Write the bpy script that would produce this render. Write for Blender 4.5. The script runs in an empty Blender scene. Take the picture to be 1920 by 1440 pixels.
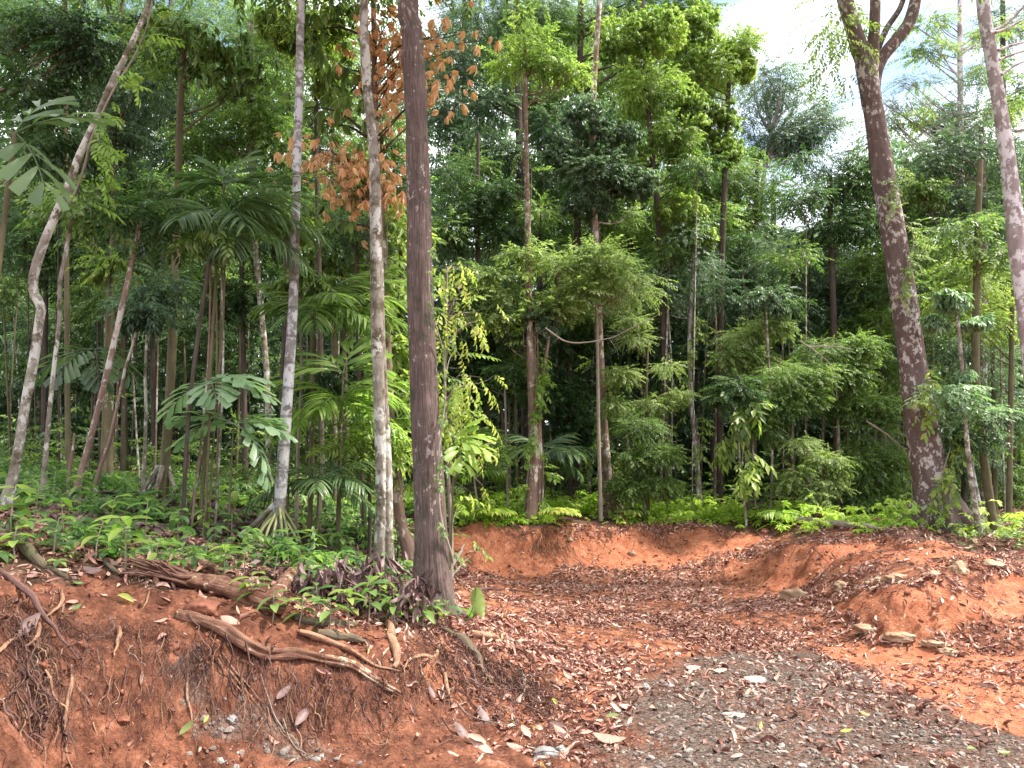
import bpy, math, numpy as np
from mathutils import Vector
SC = bpy.context.scene
COL = SC.collection
RNG = np.random.default_rng(7)
# ---------------------------------------------------------------- camera
F = 1440.0; CAMZ = 1.6; PITCH = math.atan((900-720)/F)
cd = bpy.data.cameras.new('camera'); cam = bpy.data.objects.new('camera', cd); COL.objects.link(cam)
cam.location = (0, 0, CAMZ); cam.rotation_euler = (math.pi/2+PITCH, 0, 0)
cd.sensor_width = 36; cd.lens = 36*F/1920; cd.clip_start = .05; cd.clip_end = 600
SC.camera = cam
# ---------------------------------------------------------------- world: bright sky with thin white cloud and blue gaps
SUN_EL, SUN_AZ = math.radians(60), math.radians(88)      # azimuth clockwise from +Y
w = bpy.data.worlds.new('World'); SC.world = w; w.use_nodes = True
nt = w.node_tree; N = nt.nodes; Lk = nt.links; N.clear()
out = N.new('ShaderNodeOutputWorld'); bg = N.new('ShaderNodeBackground'); bg.inputs[1].default_value = .105
sky = N.new('ShaderNodeTexSky'); sky.sky_type = 'NISHITA'; sky.sun_disc = False
sky.sun_elevation = SUN_EL; sky.sun_rotation = SUN_AZ; sky.dust_density = 1.5
tc = N.new('ShaderNodeTexCoord'); mp = N.new('ShaderNodeMapping'); mp.inputs['Scale'].default_value = (1, 1, 2.2)
mp.inputs['Location'].default_value = (7.7, 2.9, .1)
nz = N.new('ShaderNodeTexNoise'); nz.inputs['Scale'].default_value = 2.6; nz.inputs['Detail'].default_value = 7
rp = N.new('ShaderNodeValToRGB'); rp.color_ramp.elements[0].position = .36; rp.color_ramp.elements[1].position = .50
mx = N.new('ShaderNodeMixRGB'); mx.inputs[2].default_value = (10.5, 10.7, 11.0, 1)
hs = N.new('ShaderNodeMixRGB'); hs.blend_type = 'MULTIPLY'; hs.inputs[0].default_value = 1; hs.inputs[2].default_value = (1.5, 1.5, 1.6, 1)
Lk.new(tc.outputs['Generated'], mp.inputs[0]); Lk.new(mp.outputs[0], nz.inputs['Vector']); Lk.new(nz.outputs[0], rp.inputs[0])
Lk.new(sky.outputs[0], hs.inputs[1]); Lk.new(rp.outputs[0], mx.inputs[0]); Lk.new(hs.outputs[0], mx.inputs[1])
Lk.new(mx.outputs[0], bg.inputs[0]); Lk.new(bg.outputs[0], out.inputs[0])
sd = bpy.data.lights.new('sun', 'SUN'); sd.energy = 5.0; sd.angle = math.radians(5); sd.color = (1, .94, .84)
sun = bpy.data.objects.new('sun', sd); COL.objects.link(sun)
_d = Vector((math.sin(SUN_AZ)*math.cos(SUN_EL), math.cos(SUN_AZ)*math.cos(SUN_EL), math.sin(SUN_EL)))
sun.rotation_euler = _d.to_track_quat('Z', 'Y').to_euler()
vs = SC.view_settings; vs.view_transform = 'Standard'; vs.look = 'None'; vs.gamma = 1; vs.exposure = 1.3
cy = SC.cycles; cy.max_bounces = 7; cy.diffuse_bounces = 4; cy.glossy_bounces = 2; cy.transmission_bounces = 4
cy.transparent_max_bounces = 4; cy.caustics_reflective = False; cy.caustics_refractive = False
cy.use_denoising = True; cy.sample_clamp_indirect = 6

# ---------------------------------------------------------------- pixel helpers (photo is 1920 x 1440)
cp_, sp_ = math.cos(PITCH), math.sin(PITCH)
def ray(px, py):
    cx = (px-960)/F; c = (720-py)/F
    return np.array([cx, cp_-c*sp_, sp_+c*cp_])
def at(px, py, Y):
    r = ray(px, py); t = Y/r[1]; return np.array([r[0]*t, Y, CAMZ+r[2]*t])

# ---------------------------------------------------------------- noise
def _h(ix, iy, iz):
    n = (ix.astype(np.int64)*73856093) ^ (iy.astype(np.int64)*19349663) ^ (iz.astype(np.int64)*83492791)
    n = (n ^ (n >> 13))*1274126177 & 0x7fffffff
    n = (n ^ (n >> 15))*668265263 & 0x7fffffff
    return (n & 0xffff)/65535.0
def vnoise(x, y, z=0.0):
    x, y, z = np.broadcast_arrays(np.asarray(x, float), np.asarray(y, float), np.asarray(z, float))
    ix, iy, iz = np.floor(x), np.floor(y), np.floor(z)
    fx, fy, fz = x-ix, y-iy, z-iz
    fx, fy, fz = [f*f*(3-2*f) for f in (fx, fy, fz)]
    r = 0
    for a in (0, 1):
        for b in (0, 1):
            for c in (0, 1):
                r = r + _h(ix+a, iy+b, iz+c)*(fx if a else 1-fx)*(fy if b else 1-fy)*(fz if c else 1-fz)
    return r*2-1
def fbm(x, y, z=0.0, o=4):
    r = 0; a = 1; s = 1
    for k in range(o):
        r = r+a*vnoise(np.asarray(x)*s+k*17.3, np.asarray(y)*s+k*7.7, np.asarray(z)*s+k*3.1); a *= .5; s *= 2.03
    return r

# ---------------------------------------------------------------- terrain height
CP = [ # px, py, z  (control points read off the photo: where the ground shows, and how high it is there)
 (-200,1440,.45),(-200,1250,.85),(-200,1100,1.15),(-200,1000,1.40),
 (0,1440,.35),(0,1250,.72),(0,1130,.98),(0,1060,1.10),(0,1000,1.27),(0,945,1.45),
 (150,1440,.28),(150,1300,.55),(150,1170,.88),(150,1090,1.02),(150,1020,1.16),(150,960,1.33),(150,925,1.45),
 (300,1440,.20),(300,1320,.45),(300,1200,.72),(300,1120,.90),(300,1050,1.02),(300,980,1.20),(300,930,1.37),
 (450,1440,.14),(450,1330,.36),(450,1240,.60),(450,1170,.76),(450,1110,.84),(450,1040,.95),(450,970,1.15),(450,925,1.38),
 (600,1440,.08),(600,1360,.22),(600,1270,.46),(600,1200,.64),(600,1140,.72),(600,1070,.80),(600,1000,.98),(600,950,1.15),
 (730,1440,.05),(730,1360,.16),(730,1270,.38),(730,1200,.55),(730,1140,.60),(730,1080,.62),(730,1010,.80),(730,955,1.05),
 (850,1440,.02),(850,1360,.09),(850,1280,.26),(850,1210,.42),(850,1160,.48),(850,1130,.45),(860,1090,.22),(870,1075,.12),
 (950,1440,0),(950,1360,.03),(950,1290,.10),(950,1230,.24),(940,1185,.28),(930,1150,.16),(930,1110,.08),
 (1050,1440,0),(1050,1350,.0),(1050,1270,.06),(1050,1210,.08),(1050,1150,.04),(1050,1100,.02),
 (1200,1440,0),(1200,1300,0),(1200,1200,0),(1200,1100,.0),(1200,1072,.0),
 (1400,1440,0),(1400,1250,0),(1400,1150,.02),
 (1700,1440,0),(1700,1300,0),(1920,1440,0),(1920,1300,0),(2200,1440,0),(2200,1300,0),
 (930,1076,.06),(930,1040,.35),(930,1005,.68),(930,988,.78),
 (1100,1062,.05),(1100,1035,.35),(1100,1010,.62),(1100,985,.80),
 (1250,1052,.06),(1250,1028,.35),(1250,1005,.62),(1250,985,.80),
 (1330,1045,.10),(1400,1015,.45),(1400,985,.78),(1500,1000,.62),(1500,990,.75),
 (1347,1062,.08),(1430,1090,.10),(1467,1030,.50),(1530,1086,.26),(1540,1025,.66),(1613,1016,.76),(1613,1070,.34),
 (1700,1016,.76),(1700,1066,.38),(1780,1020,.74),(1800,1052,.44),(1850,1035,.60),(1850,1060,.42),
 (1480,1115,.06),(1560,1105,.24),(1597,1113,.28),(1660,1098,.42),(1780,1092,.48),(1850,1082,.48),(1920,1080,.48),
 (1560,1150,.02),(1640,1180,.0),(1747,1193,.02),(1880,1160,.05),(1960,1150,.05),(2100,1070,.48),(2100,1150,.05),(2100,1040,.6),
]
WP = [(-9,3,1.0),(-12,8,1.7),(-8,12,1.6),(-4,13,1.42),(-2.2,13.5,1.1),(-1.5,15,.95),(0,16.5,.92),(3,17,.92),(6,16,.86),(9,14,.80),(12,12,.7),
      (-20,20,2.6),(-8,22,1.7),(0,24,1.4),(8,24,1.2),(18,22,1.0),(28,14,.8),(14,5,.1),(8,2,0),(2,1,0),(-1,1,-.05),(-3,1.5,-.05),
      (0,-6,-.1),(-14,-8,0),(14,-8,0),(40,40,1.5),(-40,40,3),(-40,-40,0),(40,-40,0),(0,45,2),(-6,2,.3),(-1,2.6,-.02),(-2.4,2.2,.0)]
LINES = [ # toe, face and crest of the cut banks, followed closely
 [(865,1072,.12),(930,1077,.06),(1100,1065,.10),(1250,1053,.17),(1330,1046,.25),(1400,1032,.40)],
 [(850,1040,.42),(930,1042,.33),(1100,1034,.344),(1250,1026,.384),(1340,1020,.458),(1410,1014,.53)],
 [(840,1003,.66),(930,1003,.656),(1100,1001,.632),(1250,999,.624),(1400,998,.647),(1500,1003,.67)],
 [(840,986,.81),(930,986,.80),(1100,983,.793),(1250,984,.76),(1330,984,.766),(1400,984,.783),(1500,991,.778),(1600,1001,.765),(1700,1010,.76),(1780,1018,.74),(1850,1034,.62),(1950,1040,.6),(2100,1042,.6)],
 [(1347,1062,.15),(1430,1092,.04),(1480,1094,.10),(1530,1088,.22),(1613,1074,.32),(1700,1068,.36),(1800,1056,.42),(1900,1056,.44)],
 [(1400,1050,.28),(1467,1048,.42),(1560,1048,.52),(1660,1042,.58),(1760,1038,.62),(1840,1044,.56)],
 [(1467,1030,.52),(1540,1022,.66),(1613,1017,.74),(1700,1016,.77),(1780,1021,.74),(1830,1034,.62)],
 [(1470,1120,.02),(1530,1108,.18),(1597,1110,.28),(1660,1100,.40),(1720,1095,.46),(1780,1092,.48),(1850,1084,.48),(1920,1081,.48),(2050,1080,.48)],
 [(1530,1140,.03),(1600,1140,.16),(1680,1142,.24),(1780,1135,.28),(1880,1118,.30),(1960,1112,.3)],
 [(1500,1150,.0),(1560,1160,.0),(1640,1184,.0),(1747,1196,.0),(1800,1188,.02),(1880,1163,.04),(1960,1152,.05),(2060,1150,.05)],
]
def _dens(L, step=38):
    o = []
    for a, b in zip(L[:-1], L[1:]):
        m = max(1, int(abs(b[0]-a[0])/step)); o += [tuple(np.array(a)+(np.array(b)-np.array(a))*k/m) for k in range(m)]
    return o+[L[-1]]
_LP = [p for L in LINES for p in _dens(L)]
CP = [c for c in CP if not (c[0] >= 865 and c[1] < 1195)]+[(950,1160,.26),(940,1190,.29),(930,1120,.10),(1050,1150,.04),(1050,1100,.02),(1200,1140,.0),(1200,1100,.0),(1400,1150,.0),(1350,1100,.0),(1480,1062,.30)]
_back = []
for px, py, z in [q for q in _dens(LINES[3], 60)]:
    r = ray(px, py); t = (z-CAMZ)/r[2]; x, y = r[0]*t, r[1]*t
    _back += [(x, y+.7, z+.05), (x*1.1, y+1.8, z+.10), (x*1.2, y+3.6, z+.13)]
_pts = []
for px, py, z in CP+_LP:
    r = ray(px, py); t = (z-CAMZ)/r[2]; _pts.append((r[0]*t, r[1]*t, z))
_pts = np.array(_pts+_back+[p for p in WP if not (p[0] > -1 and 13 < p[1] < 18)]+[(12,14.5,.85),(14,18,1)], float)
_keep = []
for i, p in enumerate(_pts):
    if all((p[0]-_pts[j][0])**2+(p[1]-_pts[j][1])**2 > .10**2 for j in _keep): _keep.append(i)
_pts = _pts[_keep]
def _phi(d2): return np.sqrt(d2+.12**2)
_A = _phi(((_pts[:, None, :2]-_pts[None, :, :2])**2).sum(2))
_n = len(_pts); _M = np.zeros((_n+1, _n+1)); _M[:_n, :_n] = _A-np.eye(_n)*.015; _M[:_n, _n] = 1; _M[_n, :_n] = 1
_W = np.linalg.solve(_M, np.append(_pts[:, 2], 0))
def _H0s(x, y):
    x = np.asarray(x, float); y = np.asarray(y, float); sh = x.shape
    xf, yf = x.ravel(), y.ravel(); o = np.empty(len(xf))
    for i in range(0, len(xf), 20000):
        s = slice(i, i+20000)
        o[s] = _phi((xf[s, None]-_pts[:, 0])**2+(yf[s, None]-_pts[:, 1])**2)@_W[:_n]+_W[_n]
    return o.reshape(sh)
_gx = np.arange(-17, 17.001, .05); _gy = np.arange(1.2, 27, .05); _GH = _H0s(*np.meshgrid(_gx, _gy))
def H0(x, y):
    x = np.asarray(x, float); y = np.asarray(y, float); sh = x.shape; x = x.ravel(); y = y.ravel()
    u = (x+17)/.05; v = (y-1.2)/.05; ok = (u >= 0) & (v >= 0) & (u < len(_gx)-1) & (v < len(_gy)-1)
    o = np.empty(len(x)); iu = u[ok].astype(int); iv = v[ok].astype(int); fu = u[ok]-iu; fv = v[ok]-iv
    o[ok] = (_GH[iv, iu]*(1-fu)+_GH[iv, iu+1]*fu)*(1-fv)+(_GH[iv+1, iu]*(1-fu)+_GH[iv+1, iu+1]*fu)*fv
    if (~ok).any(): o[~ok] = _H0s(x[~ok], y[~ok])
    return o.reshape(sh)
def Hn(x, y):
    x = np.asarray(x, float); y = np.asarray(y, float)
    r = np.sqrt(x*x+y*y); near = np.clip((7-y)/3, 0, 1)*np.clip((.9-x)/.8, 0, 1)
    return fbm(x*.9, y*.9, 0, 3)*.03+near*(fbm(x*2.6, y*2.6, 5, 4)*.045+fbm(x*9, y*9, 3, 3)*.012)+fbm(x*5, y*5, 9, 2)*.008
def H(x, y): return H0(x, y)+Hn(x, y)
def hz(x, y): return float(H(np.array([x]), np.array([y]))[0])
_T = np.concatenate([np.arange(2.0, 9, .02), np.arange(9, 40, .06)])
def hit(px, py):
    r = ray(px, py); r = r/r[1]
    P = np.array([0, 0, CAMZ])+_T[:, None]*r
    d = P[:, 2]-H(P[:, 0], P[:, 1]); k = np.argmax(d < 0)
    if d[k] >= 0: k = len(_T)-1
    if k > 0:
        f = d[k-1]/(d[k-1]-d[k]+1e-9); t = _T[k-1]+f*(_T[k]-_T[k-1])
    else: t = _T[0]
    return np.array([0, 0, CAMZ])+t*r
def hit_many(px, py):
    px = np.asarray(px, float); py = np.asarray(py, float); cx = (px-960)/F; c = (720-py)/F
    R = np.stack([cx, cp_-c*sp_, sp_+c*cp_], -1); R = R/R[:, 1:2]; T = np.geomspace(2.2, 18, 240)
    P = np.array([0, 0, CAMZ])+T[None, :, None]*R[:, None]; d = P[..., 2]-H(P[..., 0], P[..., 1]); k = np.maximum(1, np.argmax(d < 0, 1)); i = np.arange(len(px))
    f = d[i, k-1]/(d[i, k-1]-d[i, k]+1e-9); t = T[k-1]+np.clip(f, 0, 1)*(T[k]-T[k-1]); return np.array([0, 0, CAMZ])+t[:, None]*R
CREST = []
for _x, _y, _z in _dens(LINES[3], 60):
    r = ray(_x, _y); t = (_z-CAMZ)/r[2]; CREST.append((r[0]*t, r[1]*t, _x))
def behind_crest(px, Y, m=.3):
    """depth that keeps a plant of the forest edge on top of the bank"""
    if 845 < px < 1880 and 11.0 < Y: return max(Y, float(np.interp(px, [c[2] for c in CREST], [c[1] for c in CREST]))+m)
    return Y
def gnormal(x, y, e=.04):
    x = np.asarray(x, float); y = np.asarray(y, float)
    gx = (H(x+e, y)-H(x-e, y))/(2*e); gy = (H(x, y+e)-H(x, y-e))/(2*e)
    n = np.stack([-gx, -gy, np.ones_like(gx)], -1); return n/np.linalg.norm(n, axis=-1, keepdims=True)

# ---------------------------------------------------------------- mesh accumulation
class G:
    def __init__(s): s.v = []; s.t = []; s.q = []; s.uv = []; s.n = 0
    def add(s, v, t=None, q=None, uv=None):
        v = np.asarray(v, float).reshape(-1, 3)
        if t is not None and len(t): s.t.append(np.asarray(t, np.int64).reshape(-1, 3)+s.n)
        if q is not None and len(q): s.q.append(np.asarray(q, np.int64).reshape(-1, 4)+s.n)
        s.v.append(v); s.uv.append(np.zeros((len(v), 2)) if uv is None else uv); s.n += len(v)
    def build(s, name, mat, parent=None, smooth=True, loc=None):
        v = np.concatenate(s.v) if s.v else np.zeros((0, 3)); uv = np.concatenate(s.uv) if s.uv else np.zeros((0, 2))
        if loc is not None: v = v-np.asarray(loc)
        t = np.concatenate(s.t) if s.t else np.zeros((0, 3), np.int64); q = np.concatenate(s.q) if s.q else np.zeros((0, 4), np.int64)
        me = bpy.data.meshes.new(name)
        me.vertices.add(len(v)); me.vertices.foreach_set('co', v.astype(np.float32).ravel())
        lv = np.concatenate([t.ravel(), q.ravel()]).astype(np.int32)
        me.loops.add(len(lv)); me.loops.foreach_set('vertex_index', lv)
        nt_, nq = len(t), len(q)
        me.polygons.add(nt_+nq)
        me.polygons.foreach_set('loop_start', np.concatenate([np.arange(nt_)*3, nt_*3+np.arange(nq)*4]).astype(np.int32))
        me.polygons.foreach_set('use_smooth', np.full(nt_+nq, smooth))
        u = me.uv_layers.new(name='UVMap'); u.data.foreach_set('uv', uv[lv].astype(np.float32).ravel())
        me.update(calc_edges=True); me.materials.append(mat)
        o = bpy.data.objects.new(name, me); COL.objects.link(o)
        if parent is not None: o.parent = parent
        elif loc is not None: o.location = tuple(float(a) for a in loc)
        return o
def thing(name, label, cat, loc, group=None):
    o = bpy.data.objects.new(name, None); COL.objects.link(o); o.location = tuple(float(a) for a in loc)
    o.empty_display_size = .1; o['label'] = label; o['category'] = cat
    if group: o['group'] = group
    return o
def tag(o, label, cat, group=None, kind=None):
    o['label'] = label; o['category'] = cat
    if group: o['group'] = group
    if kind: o['kind'] = kind
    return o

def unit(a): a = np.asarray(a, float); return a/(np.linalg.norm(a, axis=-1, keepdims=True)+1e-12)
def smooth_path(P, n):
    P = np.asarray(P, float); m = len(P)
    if m == 2: return P[0]+(P[1]-P[0])*np.linspace(0, 1, n)[:, None]
    Q = np.vstack([2*P[0]-P[1], P, 2*P[-1]-P[-2]]); o = []
    for u in np.linspace(0, m-1, n):
        i = min(int(u), m-2); f = u-i; a, b, c, d = Q[i:i+4]
        o.append(.5*((2*b)+(-a+c)*f+(2*a-5*b+4*c-d)*f*f+(-a+3*b-3*c+d)*f**3))
    return np.array(o)
def tube(g, P, R, seg=8, n=None, rad=None, cap=True, twist=0.0):
    """P path points, R radii (same length, or two for a taper); rad(theta, v, r) -> radius for bumps and flutes"""
    P = np.asarray(P, float); m = len(P)
    R = np.interp(np.linspace(0, 1, m), np.linspace(0, 1, len(R)), R)
    if n is None: n = m
    if n != m or m > 2:
        Rn = np.interp(np.linspace(0, m-1, n), np.arange(m), R); Pn = smooth_path(P, n)
    else: Rn, Pn = R, P
    T = unit(np.gradient(Pn, axis=0))
    a = np.array([1., 0, 0]) if abs(T[0][0]) < .8 else np.array([0, 1., 0])
    U = unit(np.cross(T[0], a)); Us = []
    for k in range(n):
        U = unit(U-T[k]*np.dot(U, T[k])); Us.append(U)
    Us = np.array(Us); Vs = np.cross(T, Us)
    v = np.concatenate([[0], np.cumsum(np.linalg.norm(np.diff(Pn, axis=0), axis=1))])
    th = np.linspace(0, 2*np.pi, seg+1)
    TH, VV = np.meshgrid(th, v); RR = np.repeat(Rn[:, None], seg+1, 1)
    if rad is not None: RR = rad(TH, VV, RR)
    co = Pn[:, None]+RR[..., None]*(np.cos(TH)[..., None]*Us[:, None]+np.sin(TH)[..., None]*Vs[:, None])
    uv = np.stack([TH/(2*np.pi)*2*np.pi*Rn.mean(), VV], -1)
    i = np.arange(n-1)[:, None]*(seg+1)+np.arange(seg)[None]
    q = np.stack([i, i+1, i+seg+2, i+seg+1], -1).reshape(-1, 4)
    g.add(co.reshape(-1, 3), q=q, uv=uv.reshape(-1, 2))
    if cap:
        for k, s in ((0, 1), (n-1, -1)):
            ring = co[k][:seg]; c = ring.mean(0); b = np.arange(seg)
            t = np.stack([np.full(seg, seg), np.roll(b, -s), b], -1)
            g.add(np.vstack([ring, c]), t=t, uv=np.vstack([uv[k][:seg], uv[k][0]]))
    return Pn

# ---------------------------------------------------------------- materials
def _mat(name):
    m = bpy.data.materials.new(name); m.use_nodes = True; n = m.node_tree.nodes; n.clear()
    return m, n, m.node_tree.links
def ramp(n, cols, pos=None):
    r = n.new('ShaderNodeValToRGB'); e = r.color_ramp.elements
    pos = pos or list(np.linspace(0, 1, len(cols)))
    while len(e) < len(cols): e.new(.5)
    for k, (c, p) in enumerate(zip(cols, pos)): e[k].position = p; e[k].color = (*c, 1)
    return r
def noise(n, L, scale, vec=None, detail=4, rough=.55):
    t = n.new('ShaderNodeTexNoise'); t.inputs['Scale'].default_value = scale; t.inputs['Detail'].default_value = detail
    t.inputs['Roughness'].default_value = rough
    if vec is not None: L.new(vec, t.inputs['Vector'])
    return t
def mixc(n, L, fac, a, b, mode='MIX'):
    m = n.new('ShaderNodeMixRGB'); m.blend_type = mode
    for s, v in ((0, fac), (1, a), (2, b)):
        if isinstance(v, (int, float)): m.inputs[s].default_value = v
        elif isinstance(v, tuple): m.inputs[s].default_value = (*v, 1)
        else: L.new(v, m.inputs[s])
    return m.outputs[0]
def mrange(n, L, v, a, b, c=0, d=1):
    m = n.new('ShaderNodeMapRange'); L.new(v, m.inputs[0])
    for k, x in enumerate((a, b, c, d)): m.inputs[k+1].default_value = x
    return m.outputs[0]
def leafmat(name, cols, trans=.45, rough=.42, spec=.35, nscale=.8, tcol=1.5, pos=None):
    """leaves: colour differs leaf by leaf, some light passes through, the surface is waxy"""
    m, n, L = _mat(name); o = n.new('ShaderNodeOutputMaterial')
    geo = n.new('ShaderNodeNewGeometry'); tcn = n.new('ShaderNodeTexCoord')
    nz = noise(n, L, nscale, tcn.outputs['Object'], 3)
    ad = n.new('ShaderNodeMath'); ad.operation = 'MULTIPLY_ADD'; L.new(geo.outputs['Random Per Island'], ad.inputs[0]); ad.inputs[1].default_value = .62
    sb = n.new('ShaderNodeMath'); sb.operation = 'MULTIPLY_ADD'; L.new(nz.outputs[0], sb.inputs[0]); sb.inputs[1].default_value = 1.3; sb.inputs[2].default_value = -.45
    L.new(sb.outputs[0], ad.inputs[2])
    r = ramp(n, cols, pos); L.new(ad.outputs[0], r.inputs[0])
    p = n.new('ShaderNodeBsdfPrincipled'); p.inputs['Roughness'].default_value = rough; p.inputs['Specular IOR Level'].default_value = spec
    L.new(r.outputs[0], p.inputs['Base Color'])
    if trans > 0:
        t = n.new('ShaderNodeBsdfTranslucent'); tc2 = mixc(n, L, 1.0, r.outputs[0], (1.02*tcol, 1.2*tcol, .72*tcol), 'MULTIPLY')
        L.new(tc2, t.inputs[0]); ms = n.new('ShaderNodeMixShader'); ms.inputs[0].default_value = trans
        L.new(p.outputs[0], ms.inputs[1]); L.new(t.outputs[0], ms.inputs[2]); L.new(ms.outputs[0], o.inputs[0])
    else: L.new(p.outputs[0], o.inputs[0])
    return m
def barkmat(name, base, alt, spot=None, spot_t=.62, su=14, sv=3, bump=.6, moss=None, moss_t=.6, rings=0, spot_s=9, rough=.85, bdist=.02):
    m, n, L = _mat(name); o = n.new('ShaderNodeOutputMaterial'); p = n.new('ShaderNodeBsdfPrincipled'); p.inputs['Roughness'].default_value = rough
    p.inputs['Specular IOR Level'].default_value = .2
    uv = n.new('ShaderNodeTexCoord'); mp = n.new('ShaderNodeMapping'); mp.inputs['Scale'].default_value = (su, sv, 1); L.new(uv.outputs['UV'], mp.inputs[0])
    a = noise(n, L, 1.0, mp.outputs[0], 6, .65); b = noise(n, L, 4.2, uv.outputs['Object'], 6, .65)
    c = mixc(n, L, mrange(n, L, a.outputs[0], .35, .65), base, alt)
    c = mixc(n, L, mrange(n, L, b.outputs[0], .3, .7, 0, .55), c, tuple(x*.55 for x in base))
    if moss:
        mz = noise(n, L, 6.5, uv.outputs['Object'], 6, .7); c = mixc(n, L, mrange(n, L, mz.outputs[0], moss_t, moss_t+.12), c, moss)
    if spot:
        m2 = n.new('ShaderNodeMapping'); m2.inputs['Scale'].default_value = (1, 1, .75); m2.inputs['Location'].default_value = (3.3, 1.7, 9.1); L.new(uv.outputs['Object'], m2.inputs[0])
        s = noise(n, L, spot_s, m2.outputs[0], 5, .7); s2 = noise(n, L, 1.7, m2.outputs[0], 2)
        ad = n.new('ShaderNodeMath'); ad.operation = 'MULTIPLY_ADD'; L.new(s2.outputs[0], ad.inputs[0]); ad.inputs[1].default_value = .35; L.new(s.outputs[0], ad.inputs[2])
        c = mixc(n, L, mrange(n, L, ad.outputs[0], spot_t+.17, spot_t+.22), c, spot)
    hgt = a.outputs[0]
    if rings:
        wv = n.new('ShaderNodeTexWave'); wv.bands_direction = 'Y'; wv.inputs['Scale'].default_value = rings; wv.inputs['Distortion'].default_value = 3.5; wv.inputs['Detail Scale'].default_value = .6
        L.new(uv.outputs['UV'], wv.inputs[0]); rr = mrange(n, L, wv.outputs[1], .0, .05, .35, 1)
        c = mixc(n, L, rr, tuple(x*.45 for x in base), c)
    bp = n.new('ShaderNodeBump'); bp.inputs['Strength'].default_value = bump; bp.inputs['Distance'].default_value = bdist; L.new(hgt, bp.inputs['Height'])
    f = noise(n, L, 55, uv.outputs['Object'], 3); b2 = n.new('ShaderNodeBump'); b2.inputs['Strength'].default_value = .35; b2.inputs['Distance'].default_value = .006
    L.new(f.outputs[0], b2.inputs['Height']); L.new(bp.outputs[0], b2.inputs['Normal'])
    L.new(b2.outputs[0], p.inputs['Normal']); L.new(c, p.inputs['Base Color']); L.new(p.outputs[0], o.inputs[0])
    return m
# ---------------------------------------------------------------- palette
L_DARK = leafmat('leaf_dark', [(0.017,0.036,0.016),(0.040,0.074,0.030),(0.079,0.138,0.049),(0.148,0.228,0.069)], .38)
L_BLUE = leafmat('leaf_bluish', [(0.032,0.058,0.041),(0.071,0.118,0.072),(0.135,0.198,0.118),(0.246,0.324,0.193)], .35)
L_MID = leafmat('leaf_mid', [(0.037,0.066,0.025),(0.092,0.150,0.044),(0.185,0.264,0.076),(0.331,0.408,0.124)], .42)
L_LIGHT = leafmat('leaf_light', [(.055,.095,.03),(.14,.20,.055),(.27,.34,.085),(.47,.52,.15)], .48)
L_LIME = leafmat('leaf_lime', [(0.084,0.130,0.032),(0.167,0.260,0.051),(0.270,0.380,0.083),(0.391,0.480,0.141)], .5)
L_FINE = leafmat('leaf_yellowish', [(0.084,0.120,0.045),(0.167,0.220,0.077),(0.279,0.340,0.128),(0.409,0.430,0.205)], .45)
L_YEL = leafmat('leaf_yellow', [(.12,.20,.04),(.28,.35,.08),(.47,.49,.13),(.62,.55,.20)], .5)
L_ORG = leafmat('leaf_orange', [(.38,.32,.14),(.64,.36,.20),(.80,.48,.32),(.84,.62,.46)], .45, tcol=1.15)
L_PALM = leafmat('leaf_palm', [(.030,.058,.024),(.065,.110,.045),(.12,.18,.075),(.20,.27,.12)], .35, .38, .5)
L_PALE = leafmat('leaf_pale', [(.10,.17,.09),(.16,.25,.13),(.24,.34,.20),(.32,.42,.27)], .35, .4, .5)
L_HERB = leafmat('leaf_herb', [(0.033,0.065,0.032),(0.079,0.150,0.051),(0.167,0.270,0.077),(0.316,0.420,0.128)], .48, nscale=2)
L_STRIP = leafmat('leaf_strip', [(0.11,0.17,0.035),(0.25,0.36,0.06),(0.42,0.54,0.09),(0.56,0.62,0.17)], .5, nscale=1.2)
L_DEAD = leafmat('dead_leaf', [(.07,.030,.022),(.185,.077,.056),(.33,.165,.125),(.43,.26,.205),(.50,.36,.29),(.38,.26,.09)], 0, .6, .3, nscale=3, pos=[0,.2,.45,.72,.92,1])
L_FRAG = leafmat('leaf_fragment', [(.05,.025,.018),(.14,.07,.05),(.26,.15,.11),(.42,.30,.24)], 0, .6, .3, nscale=3)
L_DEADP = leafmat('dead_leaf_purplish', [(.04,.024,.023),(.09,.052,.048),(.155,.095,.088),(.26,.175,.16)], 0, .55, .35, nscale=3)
B_BROWN = barkmat('bark_brown', (.075,.05,.043), (.235,.168,.15), spot=(.34,.29,.26), spot_t=.60, su=75, sv=4.5, bump=1.0, moss=(.055,.06,.04), moss_t=.54, rough=.9, spot_s=22)
B_PALE = barkmat('bark_pale', (.22,.185,.145), (.37,.33,.28), spot=(.48,.46,.42), spot_t=.52, su=26, sv=8, bump=.7, moss=(.095,.075,.045), moss_t=.47)
B_WHITE = barkmat('bark_white', (.20,.18,.165), (.32,.30,.29), spot=(.46,.45,.46), spot_t=.48, su=22, sv=8, bump=.5, moss=(.13,.10,.08), moss_t=.50, rings=1.1)
B_OLIVE = barkmat('bark_olive', (.10,.085,.045), (.18,.15,.09), spot=(.45,.42,.34), spot_t=.66, su=12, sv=3, bump=.4)
B_DARK = barkmat('bark_dark', (.055,.04,.033), (.12,.09,.075), spot=(.22,.19,.16), spot_t=.68, su=20, sv=3, bump=.6)
B_SPOT = barkmat('bark_purple_spotted', (.105,.070,.064), (.18,.125,.118), spot=(.42,.38,.37), spot_t=.55, su=12, sv=3, bump=.5, spot_s=11, moss=(.10,.08,.03), moss_t=.66)
B_LILAC = barkmat('bark_lilac', (.26,.20,.20), (.38,.32,.32), spot=(.58,.54,.56), spot_t=.5, su=10, sv=3, bump=.35, spot_s=8)
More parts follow.
